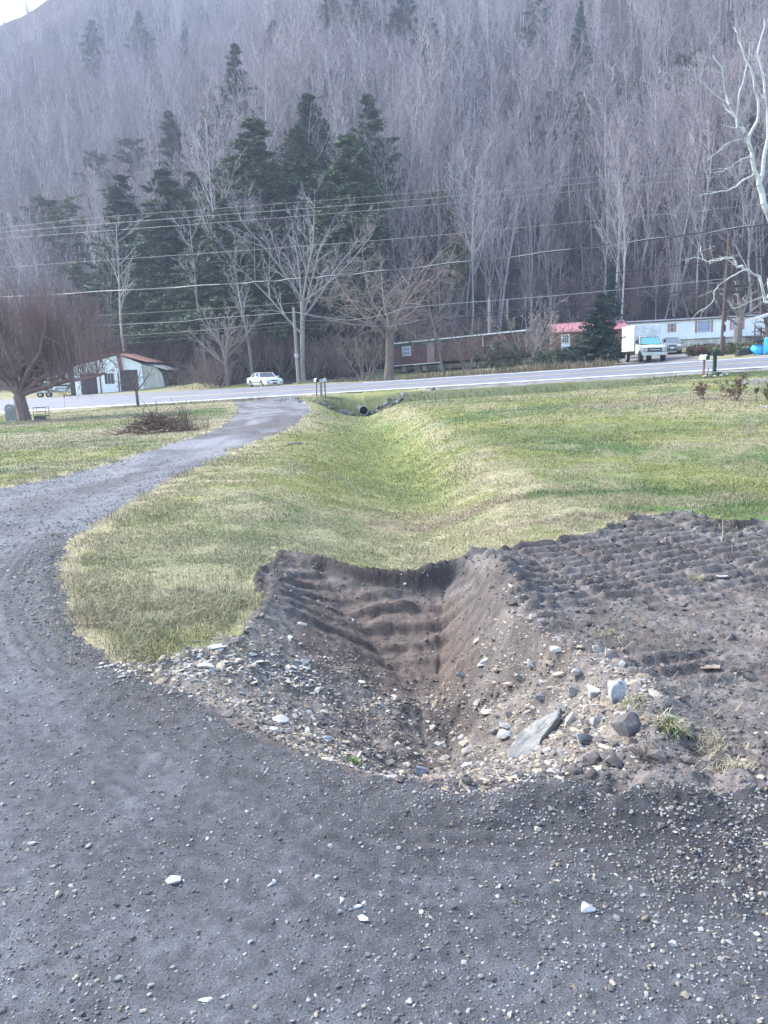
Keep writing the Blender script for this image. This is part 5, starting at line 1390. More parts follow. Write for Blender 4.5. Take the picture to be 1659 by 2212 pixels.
def car(parent, Ln, hw, paint, roofmat, hood, deck_, belt, roofz, xs, glass, plate=True):
    """xs: (front axle, rear axle, windscreen base, windscreen top, rear glass top, rear glass base); nose at +Ln/2"""
    h = Ln / 2; fa, ra, wb, wt, rt, rb = xs
    st = [(h, sec(hw * .80, .30, .46, .52, hw * .74)), (h - .06, sec(hw * .90, .24, .52, .60, hw * .82)), (h - .22, sec(hw * .96, .20, .60, hood - .08, hw * .86)),
          (fa, sec(hw, .20, hood - .10, hood - .01, hw * .88)), (wb, sec(hw, .20, belt - .06, belt, hw * .9)), (0, sec(hw, .19, belt - .05, belt + .01, hw * .9)),
          (rb, sec(hw, .20, belt - .04, belt + .02, hw * .9)), (ra - .3, sec(hw * .99, .22, deck_ - .10, deck_, hw * .86)), (-h + .12, sec(hw * .95, .26, deck_ - .12, deck_ - .02, hw * .82)), (-h, sec(hw * .86, .34, deck_ - .22, deck_ - .12, hw * .76))]
    body = loft_body(st[::-1], paint, "body", parent)
    # arches
    for ax in (fa, ra):
        for s_ in (-1, 1):
            MB().tube([(ax, s_ * (hw - .10), .34), (ax, s_ * (hw + .004), .34)], .37, 18).build("wheel_arch", m_black, parent)
            wheel(parent, ax, s_ * (hw - .20), .315, .205, s_)
    g = MB(); zb = belt - .01; tw = hw * .70; bw = hw * .875
    pts = [(wb, zb), (wt, roofz - .05), (rt, roofz - .05), (rb, zb)]
    V = []
    for (x, z) in pts:
        w = bw if z < belt + .1 else tw
        V += [(x, -w, z), (x, w, z)]
    g.add(V, [(0, 1, 3, 2), (2, 3, 5, 4), (4, 5, 7, 6), (0, 2, 4, 6), (1, 7, 5, 3), (0, 6, 7, 1)])
    cab = g.build("windows", glass, parent)
    r_ = MB(); r_.add([(wt + .05, -tw - .02, roofz - .06), (wt + .05, tw + .02, roofz - .06), (rt - .05, tw + .02, roofz - .06), (rt - .05, -tw - .02, roofz - .06),
                       (wt - .12, -tw + .10, roofz), (wt - .12, tw - .10, roofz), (rt + .12, tw - .10, roofz), (rt + .12, -tw + .10, roofz)],
                      [(0, 3, 2, 1), (4, 5, 6, 7), (0, 1, 5, 4), (1, 2, 6, 5), (2, 3, 7, 6), (3, 0, 4, 7)])
    r_.build("roof", roofmat, parent, smooth=True)
    for s_ in (-1, 1):
        p_ = MB()
        p_.bar((wb, s_ * bw * 1.005, zb), (wt, s_ * (tw + .01), roofz - .04), .06, .05)
        p_.bar((rb, s_ * bw * 1.005, zb), (rt, s_ * (tw + .01), roofz - .04), .12, .05)
        xm = (wt + rt) / 2 - .15; p_.bar((xm, s_ * bw * 1.005, zb), (xm - .03, s_ * (tw + .01), roofz - .04), .09, .04)
        p_.build("pillar", paint, parent)
        MB().box((wb - .18, s_ * (hw + .10), belt + .06), (.12, .18, .13)).build("mirror", paint, parent, bevel=.02)
    return body
wc = empty("parked_car", B(570, 72.5), R(-60), "white two-door car with a peeling rust-brown roof parked beside the road", "car")
car(wc, 4.9, .92, m_carwht, m_carrust, .86, .92, .90, 1.36, (1.45, -1.30, .95, .35, -.75, -1.35), m_wscreen)
for s_ in (-1, 1): MB().box((2.37, s_ * .58, .63), (.14, .52, .10)).build("headlight", m_lamp, wc, bevel=.02)
MB().box((2.40, 0, .63), (.10, .60, .09)).build("grille", m_black, wc)
bm_ = MB().box((2.44, 0, .42), (.16, 1.62, .20)).build("bumper", m_carwht, wc, bevel=.04); MB().box((2.527, 0, .40), (.015, .42, .14)).build("plate_recess", m_black, bm_)
for s_ in (-1, 1): MB().box((2.527, s_ * .62, .45), (.015, .28, .07)).build("fog_lamp", m_black, bm_)
MB().box((.1, -.925, .50), (2.4, .02, .06)).build("side_moulding", m_black, wc); MB().box((.1, .925, .50), (2.4, .02, .06)).build("side_moulding", m_black, wc)

sdn = empty("parked_car", B(1447, 73), R(-107), "small grey-green sedan parked behind the box truck in front of the white home", "car")
car(sdn, 4.5, .86, m_sedan, m_sedan, .88, 1.02, .95, 1.46, (1.35, -1.25, 1.10, .35, -.95, -1.65), m_wscreen)
for s_ in (-1, 1): MB().box((2.10, s_ * .62, .70), (.26, .30, .17), rz=s_ * -.35).build("headlight", m_lamp, sdn, bevel=.04)
MB().box((2.20, 0, .68), (.10, .62, .10)).build("grille", m_black, sdn); MB().box((2.26, 0, .40), (.04, .9, .12)).build("lower_grille", m_black, sdn)
MB().box((2.285, 0, .50), (.02, .32, .15)).build("number_plate", m_plate, sdn)

tk = empty("box_truck", B(1393, 61.5), R(-94), "old white box truck with a rust-streaked cargo box and teal tinted windscreen", "truck")
m_box = plain("white cargo box with rust streaks", (.74, .77, .76), .4, col2=(.58, .59, .56), scale=1.4, stretch=(2, 2, .7))
tk.scale = (.93, .93, .93)
bx2 = MB().box((-1.7, 0, 1.95), (4.3, 2.2, 2.15)).build("cargo_box", m_box, tk, bevel=.05)
rb_ = MB()
for i in range(14):
    for s_ in (-1, 1): rb_.box((-3.7 + i * .3, s_ * 1.108, 1.95), (.04, .016, 2.0))
rb_.build("side_ribs", m_box, bx2)
for y in (-.75, -.12, .05, .22, .85): MB().box((.462, y, 2.72), (.02, .10, .04)).build("marker_light", m_shut, bx2)
MB().box((.461, .55, 2.5), (.018, .42, .07)).build("faded_lettering", plain("faded blue lettering", (.35, .45, .55), .6), bx2)
MB().box((-1.6, 0, .72), (4.2, .9, .22)).build("chassis", m_black, tk)
def ts(hw, zb, zs, zt, tw): return [(0, zb), (hw * .9, zb), (hw, zb + .08), (hw, zs), (tw, zt), (0, zt + .03)]
loft_body([(.50, ts(.98, .55, 1.30, 1.42, .93)), (1.45, ts(.98, .55, 1.28, 1.38, .93)), (1.7, ts(.98, .55, 1.22, 1.32, .92)), (2.62, ts(.97, .55, 1.10, 1.18, .90)), (2.74, ts(.95, .58, 1.02, 1.10, .88))], m_truckwht, "body", tk)
cb = MB(); zb = 1.36
cb.add([(1.60, -.88, zb), (1.60, .88, zb), (1.05, .78, 2.02), (1.05, -.78, 2.02), (.48, -.80, 2.02), (.48, .80, 2.02), (.48, .90, zb), (.48, -.90, zb)],
       [(0, 1, 2, 3), (3, 2, 5, 4), (4, 5, 6, 7), (0, 3, 4, 7), (1, 6, 5, 2), (0, 7, 6, 1)])
cab = cb.build("windows", m_glass, tk)
MB().add([(1.61, -.80, zb + .04), (1.61, .80, zb + .04), (1.12, .72, 1.97), (1.12, -.72, 1.97), (1.59, -.80, zb + .04), (1.59, .80, zb + .04), (1.10, .72, 1.97), (1.10, -.72, 1.97)], [(0, 1, 2, 3), (7, 6, 5, 4), (0, 4, 5, 1), (1, 5, 6, 2), (2, 6, 7, 3), (3, 7, 4, 0)]).build("windscreen", m_teal, tk)
MB().add([(1.12, -.82, 2.0), (1.12, .82, 2.0), (.48, .84, 2.0), (.48, -.84, 2.0), (.98, -.70, 2.11), (.98, .70, 2.11), (.48, .74, 2.13), (.48, -.74, 2.13)], [(0, 3, 2, 1), (4, 5, 6, 7), (0, 1, 5, 4), (1, 2, 6, 5), (2, 3, 7, 6), (3, 0, 4, 7)]).build("cab_roof", plain("peeling cab roof", (.50, .50, .48), .7, col2=(.13, .09, .08), scale=4), tk)
for s_ in (-1, 1):
    p_ = MB(); p_.bar((1.62, s_ * .90, zb - .02), (1.07, s_ * .80, 2.02), .08, .07); p_.bar((.55, s_ * .92, zb - .02), (.55, s_ * .83, 2.02), .10, .06); p_.build("pillar", m_truckwht, tk)
    MB().box((1.5, s_ * 1.14, 1.62), (.06, .16, .26)).build("mirror", m_black, tk)
    MB().tube([(1.95, s_ * .86, .42), (1.95, s_ * .995, .42)], .47, 18).build("wheel_arch", m_black, tk); wheel(tk, 1.95, s_ * .78, .39, .20, s_); wheel(tk, -2.3, s_ * .80, .39, .24, s_)
MB().box((2.745, 0, .92), (.06, 1.72, .32)).build("grille", m_black, tk)
MB().box((2.78, 0, .93), (.02, .9, .05)).build("grille_bar", m_chrome, tk)
for s_ in (-1, 1):
    for z in (.86, .99): MB().box((2.785, s_ * .70, z), (.02, .24, .10)).build("headlight", m_lamp, tk)
MB().box((2.80, 0, .60), (.18, 2.0, .24)).build("bumper", m_truckwht, tk, bevel=.03)

# ---------- poles and wires
def pole(name, px0, py0, Y, px1, py1, rad, mat, label, base_z_=None):
    b_ = at3(px0, py0, Y); zg = gz(b_.x, Y); T = at3(px1, py1, Y)
    dx = T.x - b_.x
    e = empty(name, (b_.x, Y, zg), 0, label, "utility pole" if name == "utility_pole" else "post")
    MB().tube([(0, 0, -.4), (dx, 0, T.z - zg)], [rad, rad * .8], 10).build("pole_shaft", mat, e)
    return e
P1 = pole("utility_pole", 645, 830, 68, 634, 663, .15, m_pole, "weathered grey utility pole with a small white box, right of the white car")
MB().box((-.05, -.22, 1.95 + .5), (.35, .16, .32)).build("meter_box", m_galv, P1); MB().box((-.13, -.305, 2.5), (.12, .01, .14)).build("notice", m_wht, P1)
P2 = pole("utility_pole", 1559, 765, 57, 1576, 510, .17, m_poledk, "dark brown utility pole standing in front of the long white home")
for (z, x, l) in ((4.85, .55, 1.05), (4.45, .25, 1.0)):
    sb = MB().tube([(x, -.15, z), (x + l, -.15, z + .05)], .08, 8).build("cable_splice", m_black, P2)
    MB().bar((.1, -.15, z), (x, -.15, z), .03).build("strand", m_wire, sb)
MB().box((.12, -.19, 1.55), (.26, .012, .32)).build("notice", m_plate, P2); MB().box((.12, -.20, 2.3), (.2, .012, .2)).build("notice", m_plate, P2)
pole("utility_pole", 1057, 730, 73, 1057, 642, .16, m_pole, "pale grey pole behind the maroon home, nearer of two standing close together")
pole("utility_pole", 1063, 735, 76, 1066, 640, .14, m_poledk, "darker pole standing directly behind the pale grey pole")
pole("utility_pole", 1096, 730, 84, 1096, 646, .14, m_pole, "short pale pole top showing above bushes left of the cabin")
pole("utility_pole", 1145, 740, 86, 1149, 634, .10, m_pole, "thin leaning pole between the bushes and the cabin")

def wire(pts, c, rad, mat, label, two=None):
    """wire seen through these picture points, hanging in the vertical plane y = c - .52 x (parallel to the road)"""
    out = []
    for (px, py) in pts:
        d = ray(px, py); s = c / (d.y + .52 * d.x); out.append(np.array((d.x * s, d.y * s, CAM_H + d.z * s)))
    out = smooth_poly(np.array(out), 6)
    o = MB().tube([tuple(p) for p in out], rad, 6).build("power_line", mat, None, smooth=True)
    if two:
        tw = []
        for i in range(len(out) - 1):
            for k in range(4):
                t = i + k / 4; p = out[i] * (1 - k / 4) + out[i + 1] * (k / 4); a = t * 2.2
                tw.append((p[0], p[1] - .9 * rad * math.cos(a), p[2] + 1.5 * rad * math.sin(a)))
        MB().tube(tw, rad * .75, 5).build("messenger_strand", two, o, smooth=True)
    return tag(o, label, "cable", "overhead cables along the road")
wire([(-120, 521), (0, 502), (400, 470), (829, 437), (1250, 397), (1639, 355), (1780, 338)], 48, .012, m_wiresil, "second-highest overhead wire crossing the evergreens")
wire([(-120, 532), (0, 516), (400, 486), (829, 452), (1250, 412), (1659, 370), (1780, 356)], 48, .012, m_wiresil, "thin overhead wire close below the second-highest one")
wire([(-120, 506), (190, 472), (500, 448), (829, 422), (1250, 384), (1600, 350), (1780, 331)], 50, .009, m_wiresil, "highest and faintest overhead wire")
wire([(-120, 588), (0, 578), (400, 550), (829, 518), (1250, 480), (1659, 440), (1780, 428)], 48, .011, m_wiresil, "pale overhead wire midway between the top pair and the twisted cable")
wire([(-120, 652), (0, 643), (439, 617), (635, 603), (829, 585), (1250, 537), (1659, 484), (1780, 468)], 45, .026, m_wire, "thick twisted black and silver cable across the whole view", two=m_wiresil)
wire([(-120, 700), (0, 691), (206, 682), (442, 668), (768, 645), (1152, 609), (1458, 575), (1659, 552), (1780, 538)], 52, .020, m_wire, "plain black cable just below the twisted one")
wire([(-100, 722), (182, 705), (384, 695), (439, 689), (560, 680), (638, 674)], 64, .020, m_wiresil, "silver cable ending at the grey pole from the left")
wire([(638, 674), (700, 685), (754, 691), (830, 680), (874, 666), (953, 658), (1056, 650), (1207, 638), (1426, 617), (1546, 604), (1570, 603)], 66, .020, m_wiresil, "silver cable sagging right from the grey pole to the dark pole")
wire([(638, 675), (720, 693), (790, 704), (860, 702), (910, 690)], 64.5, .012, m_wiresil, "thin drop wire sagging from the grey pole")
wire([(-100, 745), (384, 718), (634, 695), (768, 694), (911, 692), (1056, 675), (1207, 660), (1426, 636), (1568, 619), (1659, 606), (1780, 592)], 65, .028, m_wire, "upper of three black telephone cables on the grey pole")
wire([(-100, 752), (384, 724), (635, 703), (768, 702), (911, 699), (1056, 681), (1207, 667), (1426, 645), (1562, 629), (1659, 617), (1780, 604)], 65, .022, m_wire, "middle black telephone cable on the grey pole")
wire([(-100, 762), (300, 740), (384, 733), (635, 712), (700, 712)], 65, .015, m_wire, "lowest black telephone cable left of the grey pole")

# ---------- mailboxes
def mailbox(name, px, py, Y, boxmat, doormat, postmat, label, rz, bl=.48, bw=.20, bh_=.24, ph=1.02, pw=.10, tilt=0.0):
    b_ = B(px, Y); e = empty(name, b_, rz, label, "mailbox", "mailboxes by the road"); e.rotation_euler = (0, tilt, rz)
    MB().box((0, 0, ph / 2 - .15), (pw, pw, ph + .3)).build("post", postmat, e)
    pf_ = [(-bw / 2, 0), (bw / 2, 0)] + [(bw / 2 * math.cos(t), bh_ - bw / 2 + bw / 2 * math.sin(t)) for t in np.linspace(0, math.pi, 9)]
    o = MB().prism([(x, z + ph) for x, z in pf_], 'y', -bl / 2, bl / 2).build("box", boxmat, e)
    MB().prism([(x * 1.05, (z - .01) * 1.03 + ph) for x, z in pf_], 'y', -bl / 2 - .02, -bl / 2 + .02).build("lid", doormat, o)
    MB().box((bw / 2 + .012, .05, ph + .17), (.015, .05, .14)).build("flag", m_rust, o)
    return e
mailbox("mailbox", 681, 855, 53.4, m_galv, m_black, m_post, "left mailbox of three, grey with a black door", R(25), tilt=R(2))
mailbox("mailbox", 692, 858, 52.9, m_galv, m_galv, m_post, "middle mailbox of three, silver on the thickest post", R(5), ph=.98, pw=.16)
mailbox("mailbox", 701, 857, 53.1, m_wht, m_wht, m_post, "right mailbox of three, white on a thin post", R(-5), ph=1.03, pw=.09, tilt=R(-1.5))
mailbox("mailbox", 1520, 818, 40, m_mint, m_dkgreen, m_rust, "weathered mint green mailbox on a rusty post", R(20), bl=.50, bh_=.25, ph=.88, pw=.075)
gm = mailbox("mailbox", 1546, 816, 40.3, m_black, m_black, m_dkgreen, "black mailbox on a thick dark green wrapped post above the leafy clump", R(88), bl=.46, ph=1.0, pw=.15, tilt=R(1))
gm.children[1].location.x = .17
MB().box((-.02, 0, 1.14), (.22, .26, .30)).build("bracket", m_dkgreen, gm)
stk_ = empty("stake", B(1528, 40.1), 0, "thin dark stake beside the mint mailbox post", "stake"); MB().bar((0, 0, -.1), (.05, 0, .42), .03).build("stick", m_black, stk_)
# clump of striped leaves and stones round the green post
p = B(1549, 40.0); r = np.random.default_rng(91); n = 420; th = r.uniform(0, 6.28, n); rd = r.uniform(0, .12, n)
o = blades("leafy_clump", np.stack([rd * np.cos(th) * 1.6, rd * np.sin(th), np.zeros(n)], -1), r.uniform(.18, .36, n), r.uniform(.02, .03, n), r.uniform(.9, 1.5, n), np.array([(.34, .42, .34), (.20, .28, .18), (.50, .56, .48)])[r.integers(0, 3, n)], m_weed)
o.location = p; tag(o, "clump of pale striped arching leaves at the foot of the green mailbox post", "plant")
for i, (dx, dy, s_, lb) in enumerate(((-.62, -.1, .24, "pale edging stone leftmost round the leafy clump, by the mint mailbox"), (-.28, -.38, .20, "edging stone left of centre before the leafy clump"), (.02, -.42, .24, "long pale edging stone at the front of the leafy clump"), (.36, -.33, .20, "rightmost edging stone of the leafy clump"))):
    V, F = rock_mesh((s_ * 1.2, s_ * .8, s_ * .5), 800 + i, 8, 1); o = mesh_np("edging_stone", V, F, m_rock, col=np.tile((.58, .56, .50), (len(V), 1)))
    o.location = (p.x + dx, p.y + dy, gz(p.x + dx, p.y + dy) + .04); tag(o, lb, "stone", "edging stones round the leafy clump")

# ---------- culvert pipe
cp = empty("culvert_pipe", (CULV[0], CULV[1] + .25, 0), R(8), "black round culvert pipe with a pale rim opening below the road", "pipe")
cz_ = at3(785, 884, CULV[1]).z - .10
cp.location.z = cz_
def ring_tube(r0, r1, y0, y1, n=28):
    V = []; F = []
    for i in range(n):
        a = 2 * math.pi * i / n; c, s_ = math.cos(a), math.sin(a)
        V += [(r0 * c, y0, r0 * s_), (r1 * c, y0, r1 * s_), (r1 * c, y1, r1 * s_), (r0 * c, y1, r0 * s_)]
    for i in range(n):
        a = i * 4; b_ = ((i + 1) % n) * 4
        for k in range(4): F.append((a + k, a + (k + 1) % 4, b_ + (k + 1) % 4, b_ + k))
    m_ = MB(); m_.add(V, F); return m_
ring_tube(.265, .305, 0, 3.0).build("pipe_body", m_pipe, cp)
ring_tube(.263, .312, -.03, .02).build("pipe_rim", m_galv, cp)

# ---------- things at the foot of the big tree on the left
tb = empty("slatted_bin", B(12, 47), 0, "grey round-topped slatted bin at the left edge beside the big tree", "bin")
m_ = MB()
pf_ = [(-.30, 0), (.30, 0)] + [(.30 * math.cos(t), .78 + .26 * math.sin(t)) for t in np.linspace(0, math.pi, 9)]
m_.prism(pf_, 'y', -.12, .12); m_.build("body", m_galv, tb)
m_ = MB(); [m_.box((-.26 + i * .075, -.128, .42), (.02, .016, .72)) for i in range(8)]; m_.build("slats", m_black, tb)
arch = MB().tube([(.17 * math.cos(t), -.13, .80 + .15 * math.sin(t)) for t in np.linspace(0, math.pi, 8)], .02, 6).build("arch_trim", m_black, tb)
ck = empty("wire_crate", B(79, 45.5), 0, "low dark wire crate on the ground right of the big tree", "crate")
m_ = MB(); m_.box((0, 0, .03), (.72, .5, .06)); m_.box((0, -.25, .25), (.72, .03, .06)); m_.box((0, .25, .25), (.72, .03, .06)); m_.box((0, -.25, .15), (.70, .02, .12)); m_.build("base", m_black, ck)
m_ = MB()
for s_ in (-.35, .35):
    for y in (-.24, .24): m_.box((s_, y, .4), (.025, .025, .75))
for y in (-.24, .24): m_.box((0, y, .76), (.72, .025, .025)); m_.box((0, y, .5), (.72, .02, .02))
m_.build("wire_frame", m_black, ck)

# ---------- blue bags, black bin, lean-to corner at the far right
def bag(px, Y, w, h, label, seed):
    V, F = rock_mesh((w, w * .8, h), seed, 6, 2, .10); o = mesh_np("blue_bag", V, F, m_blue, smooth=True); b_ = B(px, Y); o.location = (b_.x, b_.y, b_.z + h * .40)
    return tag(o, label, "bag", "blue rubbish bags by the road")
bag(1635, 52.5, .95, .85, "blue rubbish bag under the black lid, left of the taller one", 901)
bag(1658, 52.0, .90, 1.25, "taller blue rubbish bag at the right edge of the picture", 902)
bb = empty("rubbish_bin", B(1606, 53), R(0), "black rubbish bin lying on its side beside the blue bags", "bin")
MB().prism([(-.55, .0), (.5, .12), (.55, .55), (-.5, .42)], 'y', -.25, .25).build("body", m_black, bb, bevel=.04)
bl_ = empty("bin_lid", B(1633, 52.6), 0, "black lid lying on top of the left blue bag", "lid"); bl_.location.z += .80
MB().prism([(-.5, 0), (.5, .12), (.45, .26), (-.45, .16)], 'y', -.35, .35).build("cover", m_black, bl_, bevel=.03)
cn = empty("canopy", B(1668, 56), 0, "grey sloping canopy corner entering at the right edge", "canopy")
MB().add([(-1.0, 0, 2.4), (1.5, 0, 3.1), (1.5, 2, 3.1), (-1.0, 2, 2.4), (-1.0, 0, 2.3), (1.5, 0, 3.0), (1.5, 2, 3.0), (-1.0, 2, 2.3)], [(0, 1, 2, 3), (7, 6, 5, 4), (0, 4, 5, 1), (1, 5, 6, 2), (2, 6, 7, 3), (3, 7, 4, 0)]).build("roof", m_galv, cn)
for x in (-.2, 1.3): MB().box((x, .2, 1.3), (.1, .1, 2.7)).build("support", m_wooddk, cn)

# ---------- garden lamp, yucca, shrubs on the right lawn
gl = empty("solar_lamp", B(1637, 21.5), 0, "small black solar garden lamp on a stake near the spiky plant", "lamp")
MB().tube([(0, 0, -.1), (0, 0, .28)], .010, 6).build("stake", m_black, gl); MB().tube([(0, 0, .27), (0, 0, .30), (0, 0, .36)], [.03, .055, .06], 10).build("lantern", m_glass, gl); MB().tube([(0, 0, .36), (0, 0, .385), (0, 0, .41)], [.095, .085, .03], 12).build("cap", m_black, gl)
def shrub(name, px, Y, h, nst, sprd, col, label, leaf=None, seed=1, rad=.010, cat="shrub", lv=2, nb=(5, 3)):
    s = Skel(seed); r = s.r
    for k in range(nst):
        d = (r.normal(0, sprd), r.normal(0, sprd), 1); H = h * r.uniform(.7, 1.05)
        pts, ds = s.limb((r.normal(0, h * .05), r.normal(0, h * .05), -.05), d, H, rad, 0, 5, .12, .02, .3)
        if lv: s.grow(pts, ds, rad, H, 0, lv, list(nb), .25, R(38), .34, .12, .03, .3)
    V, F = s.mesh(0, 9, rad * .35, 4); e = empty(name, B(px, Y), 0, label, cat)
    mesh_np("stems", V, F, m_twig, e, col=bark_cols(V, col, seed))
    if leaf:
        tips = np.array([q[2] for q in s.seg if q[0] >= 1]); tips = tips[r.uniform(size=len(tips)) < leaf[1]]
        V, F = needle_clumps(tips, np.full(len(tips), leaf[2]), leaf[3], leaf[4], seed); k_ = len(V) // 3
        mesh_np("leaves", V, F, m_needle, e, col=np.repeat(np.array(leaf[0])[None] * r.uniform(.6, 1.5, (k_, 1)), 3, 0))
    return e
shrub("rose_bush", 1522, 24.0, .62, 6, .55, (.30, .22, .18), "small bare rose bush with curled brown leaves, left of the bigger one", ((.17, .10, .07), .5, .03, 4, .05), 61, .012)
shrub("rose_bush", 1592, 22.6, .80, 9, .45, (.22, .16, .13), "bigger bare rose bush with curled brown leaves beside the spiky plant", ((.15, .09, .07), .5, .03, 4, .05), 62, .013)
shrub("bare_shrub", 1625, 14.2, .62, 8, .22, (.36, .31, .27), "thin leafless shrub of upright wands on the right lawn", None, 63, .006, lv=1, nb=(3,))
p = B(1672, 21.0); r = np.random.default_rng(95); n = 160; th = r.uniform(0, 6.28, n)
o = blades("spiky_plant", np.stack([.05 * np.cos(th), .05 * np.sin(th), np.zeros(n)], -1), r.uniform(.4, .85, n), r.uniform(.03, .045, n), r.uniform(.5, 1.4, n), np.array([(.16, .22, .10), (.26, .30, .16), (.36, .34, .22)])[r.integers(0, 3, n)], m_weed)
o.location = p; tag(o, "spiky green plant with long drooping blades at the right edge", "plant")
for i, (px, Y) in enumerate(((1655, 19.6), (1648, 19.9), (1661, 19.4))):
    V, F = rock_mesh((.09, .08, .06), 850 + i, 7, 1); o = mesh_np("bed_stone", V, F, m_rock, col=np.tile((.50, .50, .49), (len(V), 1))); b_ = B(px, Y); o.location = (b_.x, b_.y, b_.z + .02)
    tag(o, ["middle pale stone of the bed under the spiky plant", "left pale stone of the bed under the spiky plant", "right pale stone of the bed under the spiky plant"][i], "stone", "bed stones")

# ---------- brush pile, sticks
s = Skel(71); r = s.r
for k in range(300):
    x = r.normal(0, .50); y = r.normal(0, .45); z = max(0, .62 - .5 * abs(x)) * r.uniform(0, 1)
    d = (r.normal(0, 1), r.normal(0, .6), abs(r.normal(0, .35))); s.limb((x, y, z), d, r.uniform(.4, 1.1), r.uniform(.008, .018), 0, 4, .25, -.03, .3)
for k in range(70): s.limb((r.normal(.9, .35), r.normal(0, .3), .05), (r.normal(.15, .35), r.normal(0, .3), 1), r.uniform(.4, 1.1), .008, 1, 4, .12, .0, .3)
V, F = s.mesh(0, 9, 0, 4); o = mesh_np("brush_pile", V, F, m_twig, col=bark_cols(V, (.15, .105, .085), 5)); o.location = B(332, 27.0); tag(o, "tangled heap of cut brown brush beside the drive", "brush pile")
tag(MB().tube([tuple(G(1040 / 1.8228 + 455 - 455 + 50, 958) + Vector((0, 0, .03))), tuple(G(640, 955) + Vector((0, 0, .04))), tuple(G(652, 952) + Vector((0, 0, .03)))], .022, 6).build("stick", m_post, None), "pale broken stick lying across the drive", "stick")

# ---------- particular bare trees
def special(name, px, Y, top_px, top_py, builder, seed, col, label, mr=.012, group=None, cat="tree"):
    b_ = B(px, Y); T = at3(top_px, top_py, Y); H = T.z - b_.z
    s = Skel(seed); builder(s, H, (T.x - b_.x) / max(H, .1))
    V, F = s.mesh(0, 1, mr, 7); V2, F2 = s.mesh(2, 9, mr)
    e = empty(name, b_, 0, label, cat, group)
    mesh_np("trunk", V, F, m_bark, e, col=bark_cols(V, col, seed)); mesh_np("crown", V2, F2, m_twig, e, col=bark_cols(V2, tuple(min(.9, c * 1.12) for c in col), seed))
    return e
def b_grand(s, H, lean):       # wide forked maple shape
    r = s.r; pts, ds = s.limb((0, 0, -.3), (lean, 0, 1), H * .42, .25, 0, 5, .04, .01, .8)
    for k, (dx, up_) in enumerate(((-.55, 1), (-.25, 1.1), (.1, 1.2), (.35, 1.1), (.7, .9), (-.85, .7), (.95, .6))):
        cp_, cds = s.limb(pts[-1 - (k % 3)], (dx, r.normal(0, .35), up_), H * r.uniform(.5, .64), .115, 1, 8, .09, .05, .15)
        s.grow(cp_, cds, .115, H * .58, 1, 4, [9, 9, 7, 5], .12, R(38), .36, .11, .08, .2)
special("bare_tree", 655, 76, 640, 385, b_grand, 901, (.34, .325, .305), "big pale grey forked tree with a wide bare crown behind the grey utility pole")
def b_tangle(s, H, lean):      # willow-like tangle
    r = s.r; pts, ds = s.limb((0, 0, -.3), (lean, 0, 1), H * .30, .45, 0, 5, .05, .0, .85)
    for k in range(11):
        a = r.uniform(0, 6.28); cp_, cds = s.limb(pts[-1 - (k % 2)], (math.cos(a) * .75, math.sin(a) * .5, r.uniform(.5, 1.1)), H * r.uniform(.45, .7), .11, 1, 7, .16, .02, .15)
        s.grow(cp_, cds, .11, H * .55, 1, 4, [9, 8, 6, 5], .15, R(55), .40, .20, -.01, .2)
special("bare_tree", 838, 70.5, 850, 430, b_tangle, 902, (.27, .215, .18), "thick-trunked tree with a round tangled brown crown left of the maroon home")
def b_slimf(s, H, lean):
    r = s.r; pts, ds = s.limb((0, 0, -.3), (lean, 0, 1), H, .20, 0, 10, .035, .01, .2)
    s.grow(pts, ds, .20, H, 0, 4, [14, 6, 5, 4], .45, R(40), .30, .12, .08, .2)
special("bare_tree", 278, 88, 222, 470, b_slimf, 903, (.40, .385, .345), "pale slanting tree rising behind the white shed's roof")
special("bare_tree", 447, 84, 418, 470, b_slimf, 904, (.34, .32, .30), "tall grey double trunk tree in front of the hemlocks, left of the white car")
special("bare_tree", 545, 78, 530, 560, b_slimf, 905, (.33, .315, .29), "pale mottled trunk just right of the white car")
special("bare_tree", 490, 77, 478, 640, b_grand, 906, (.33, .28, .24), "short spreading brown tree left of the white car")
special("bare_tree", 905, 78, 880, 560, b_tangle, 907, (.26, .20, .165), "brown tangled tree rising behind the maroon home")
def b_leanr(s, H, lean):
    r = s.r; pts, ds = s.limb((0, 0, -.2), (lean, 0, 1), H * 1.05, .13, 0, 8, .06, .0, .3)
    s.grow(pts, ds, .13, H, 0, 3, [11, 6, 5], .3, R(48), .34, .16, .03, .2)
special("leaning_tree", 962, 66, 905, 650, b_leanr, 908, (.20, .16, .14), "dark crooked tree leaning left across the maroon home")
def b_bushy(s, H, lean):
    r = s.r
    for k in range(9):
        pts, ds = s.limb((r.normal(0, .25), r.normal(0, .25), -.2), (r.normal(0, .35), r.normal(0, .3), 1), H * r.uniform(.8, 1.05), .05, 0, 7, .09, .02, .25)
        s.grow(pts, ds, .05, H, 0, 3, [8, 5, 4], .25, R(36), .30, .12, .05, .2)
special("bare_shrub", 1140, 64, 1150, 640, b_bushy, 909, (.34, .29, .26), "tall bare multi-stemmed shrub at the right end of the maroon home", cat="shrub")
special("bare_shrub", 1012, 68, 1005, 690, b_bushy, 916, (.24, .19, .16), "bare brown shrub in front of the middle of the maroon home", cat="shrub")
special("bare_shrub", 1168, 66, 1165, 665, b_bushy, 917, (.27, .23, .20), "bare shrub between the maroon home and the cabin", cat="shrub")
special("bare_shrub", 790, 72, 800, 700, b_bushy, 910, (.28, .23, .19), "bare thicket between the grey pole and the thick-trunked tree", cat="shrub")
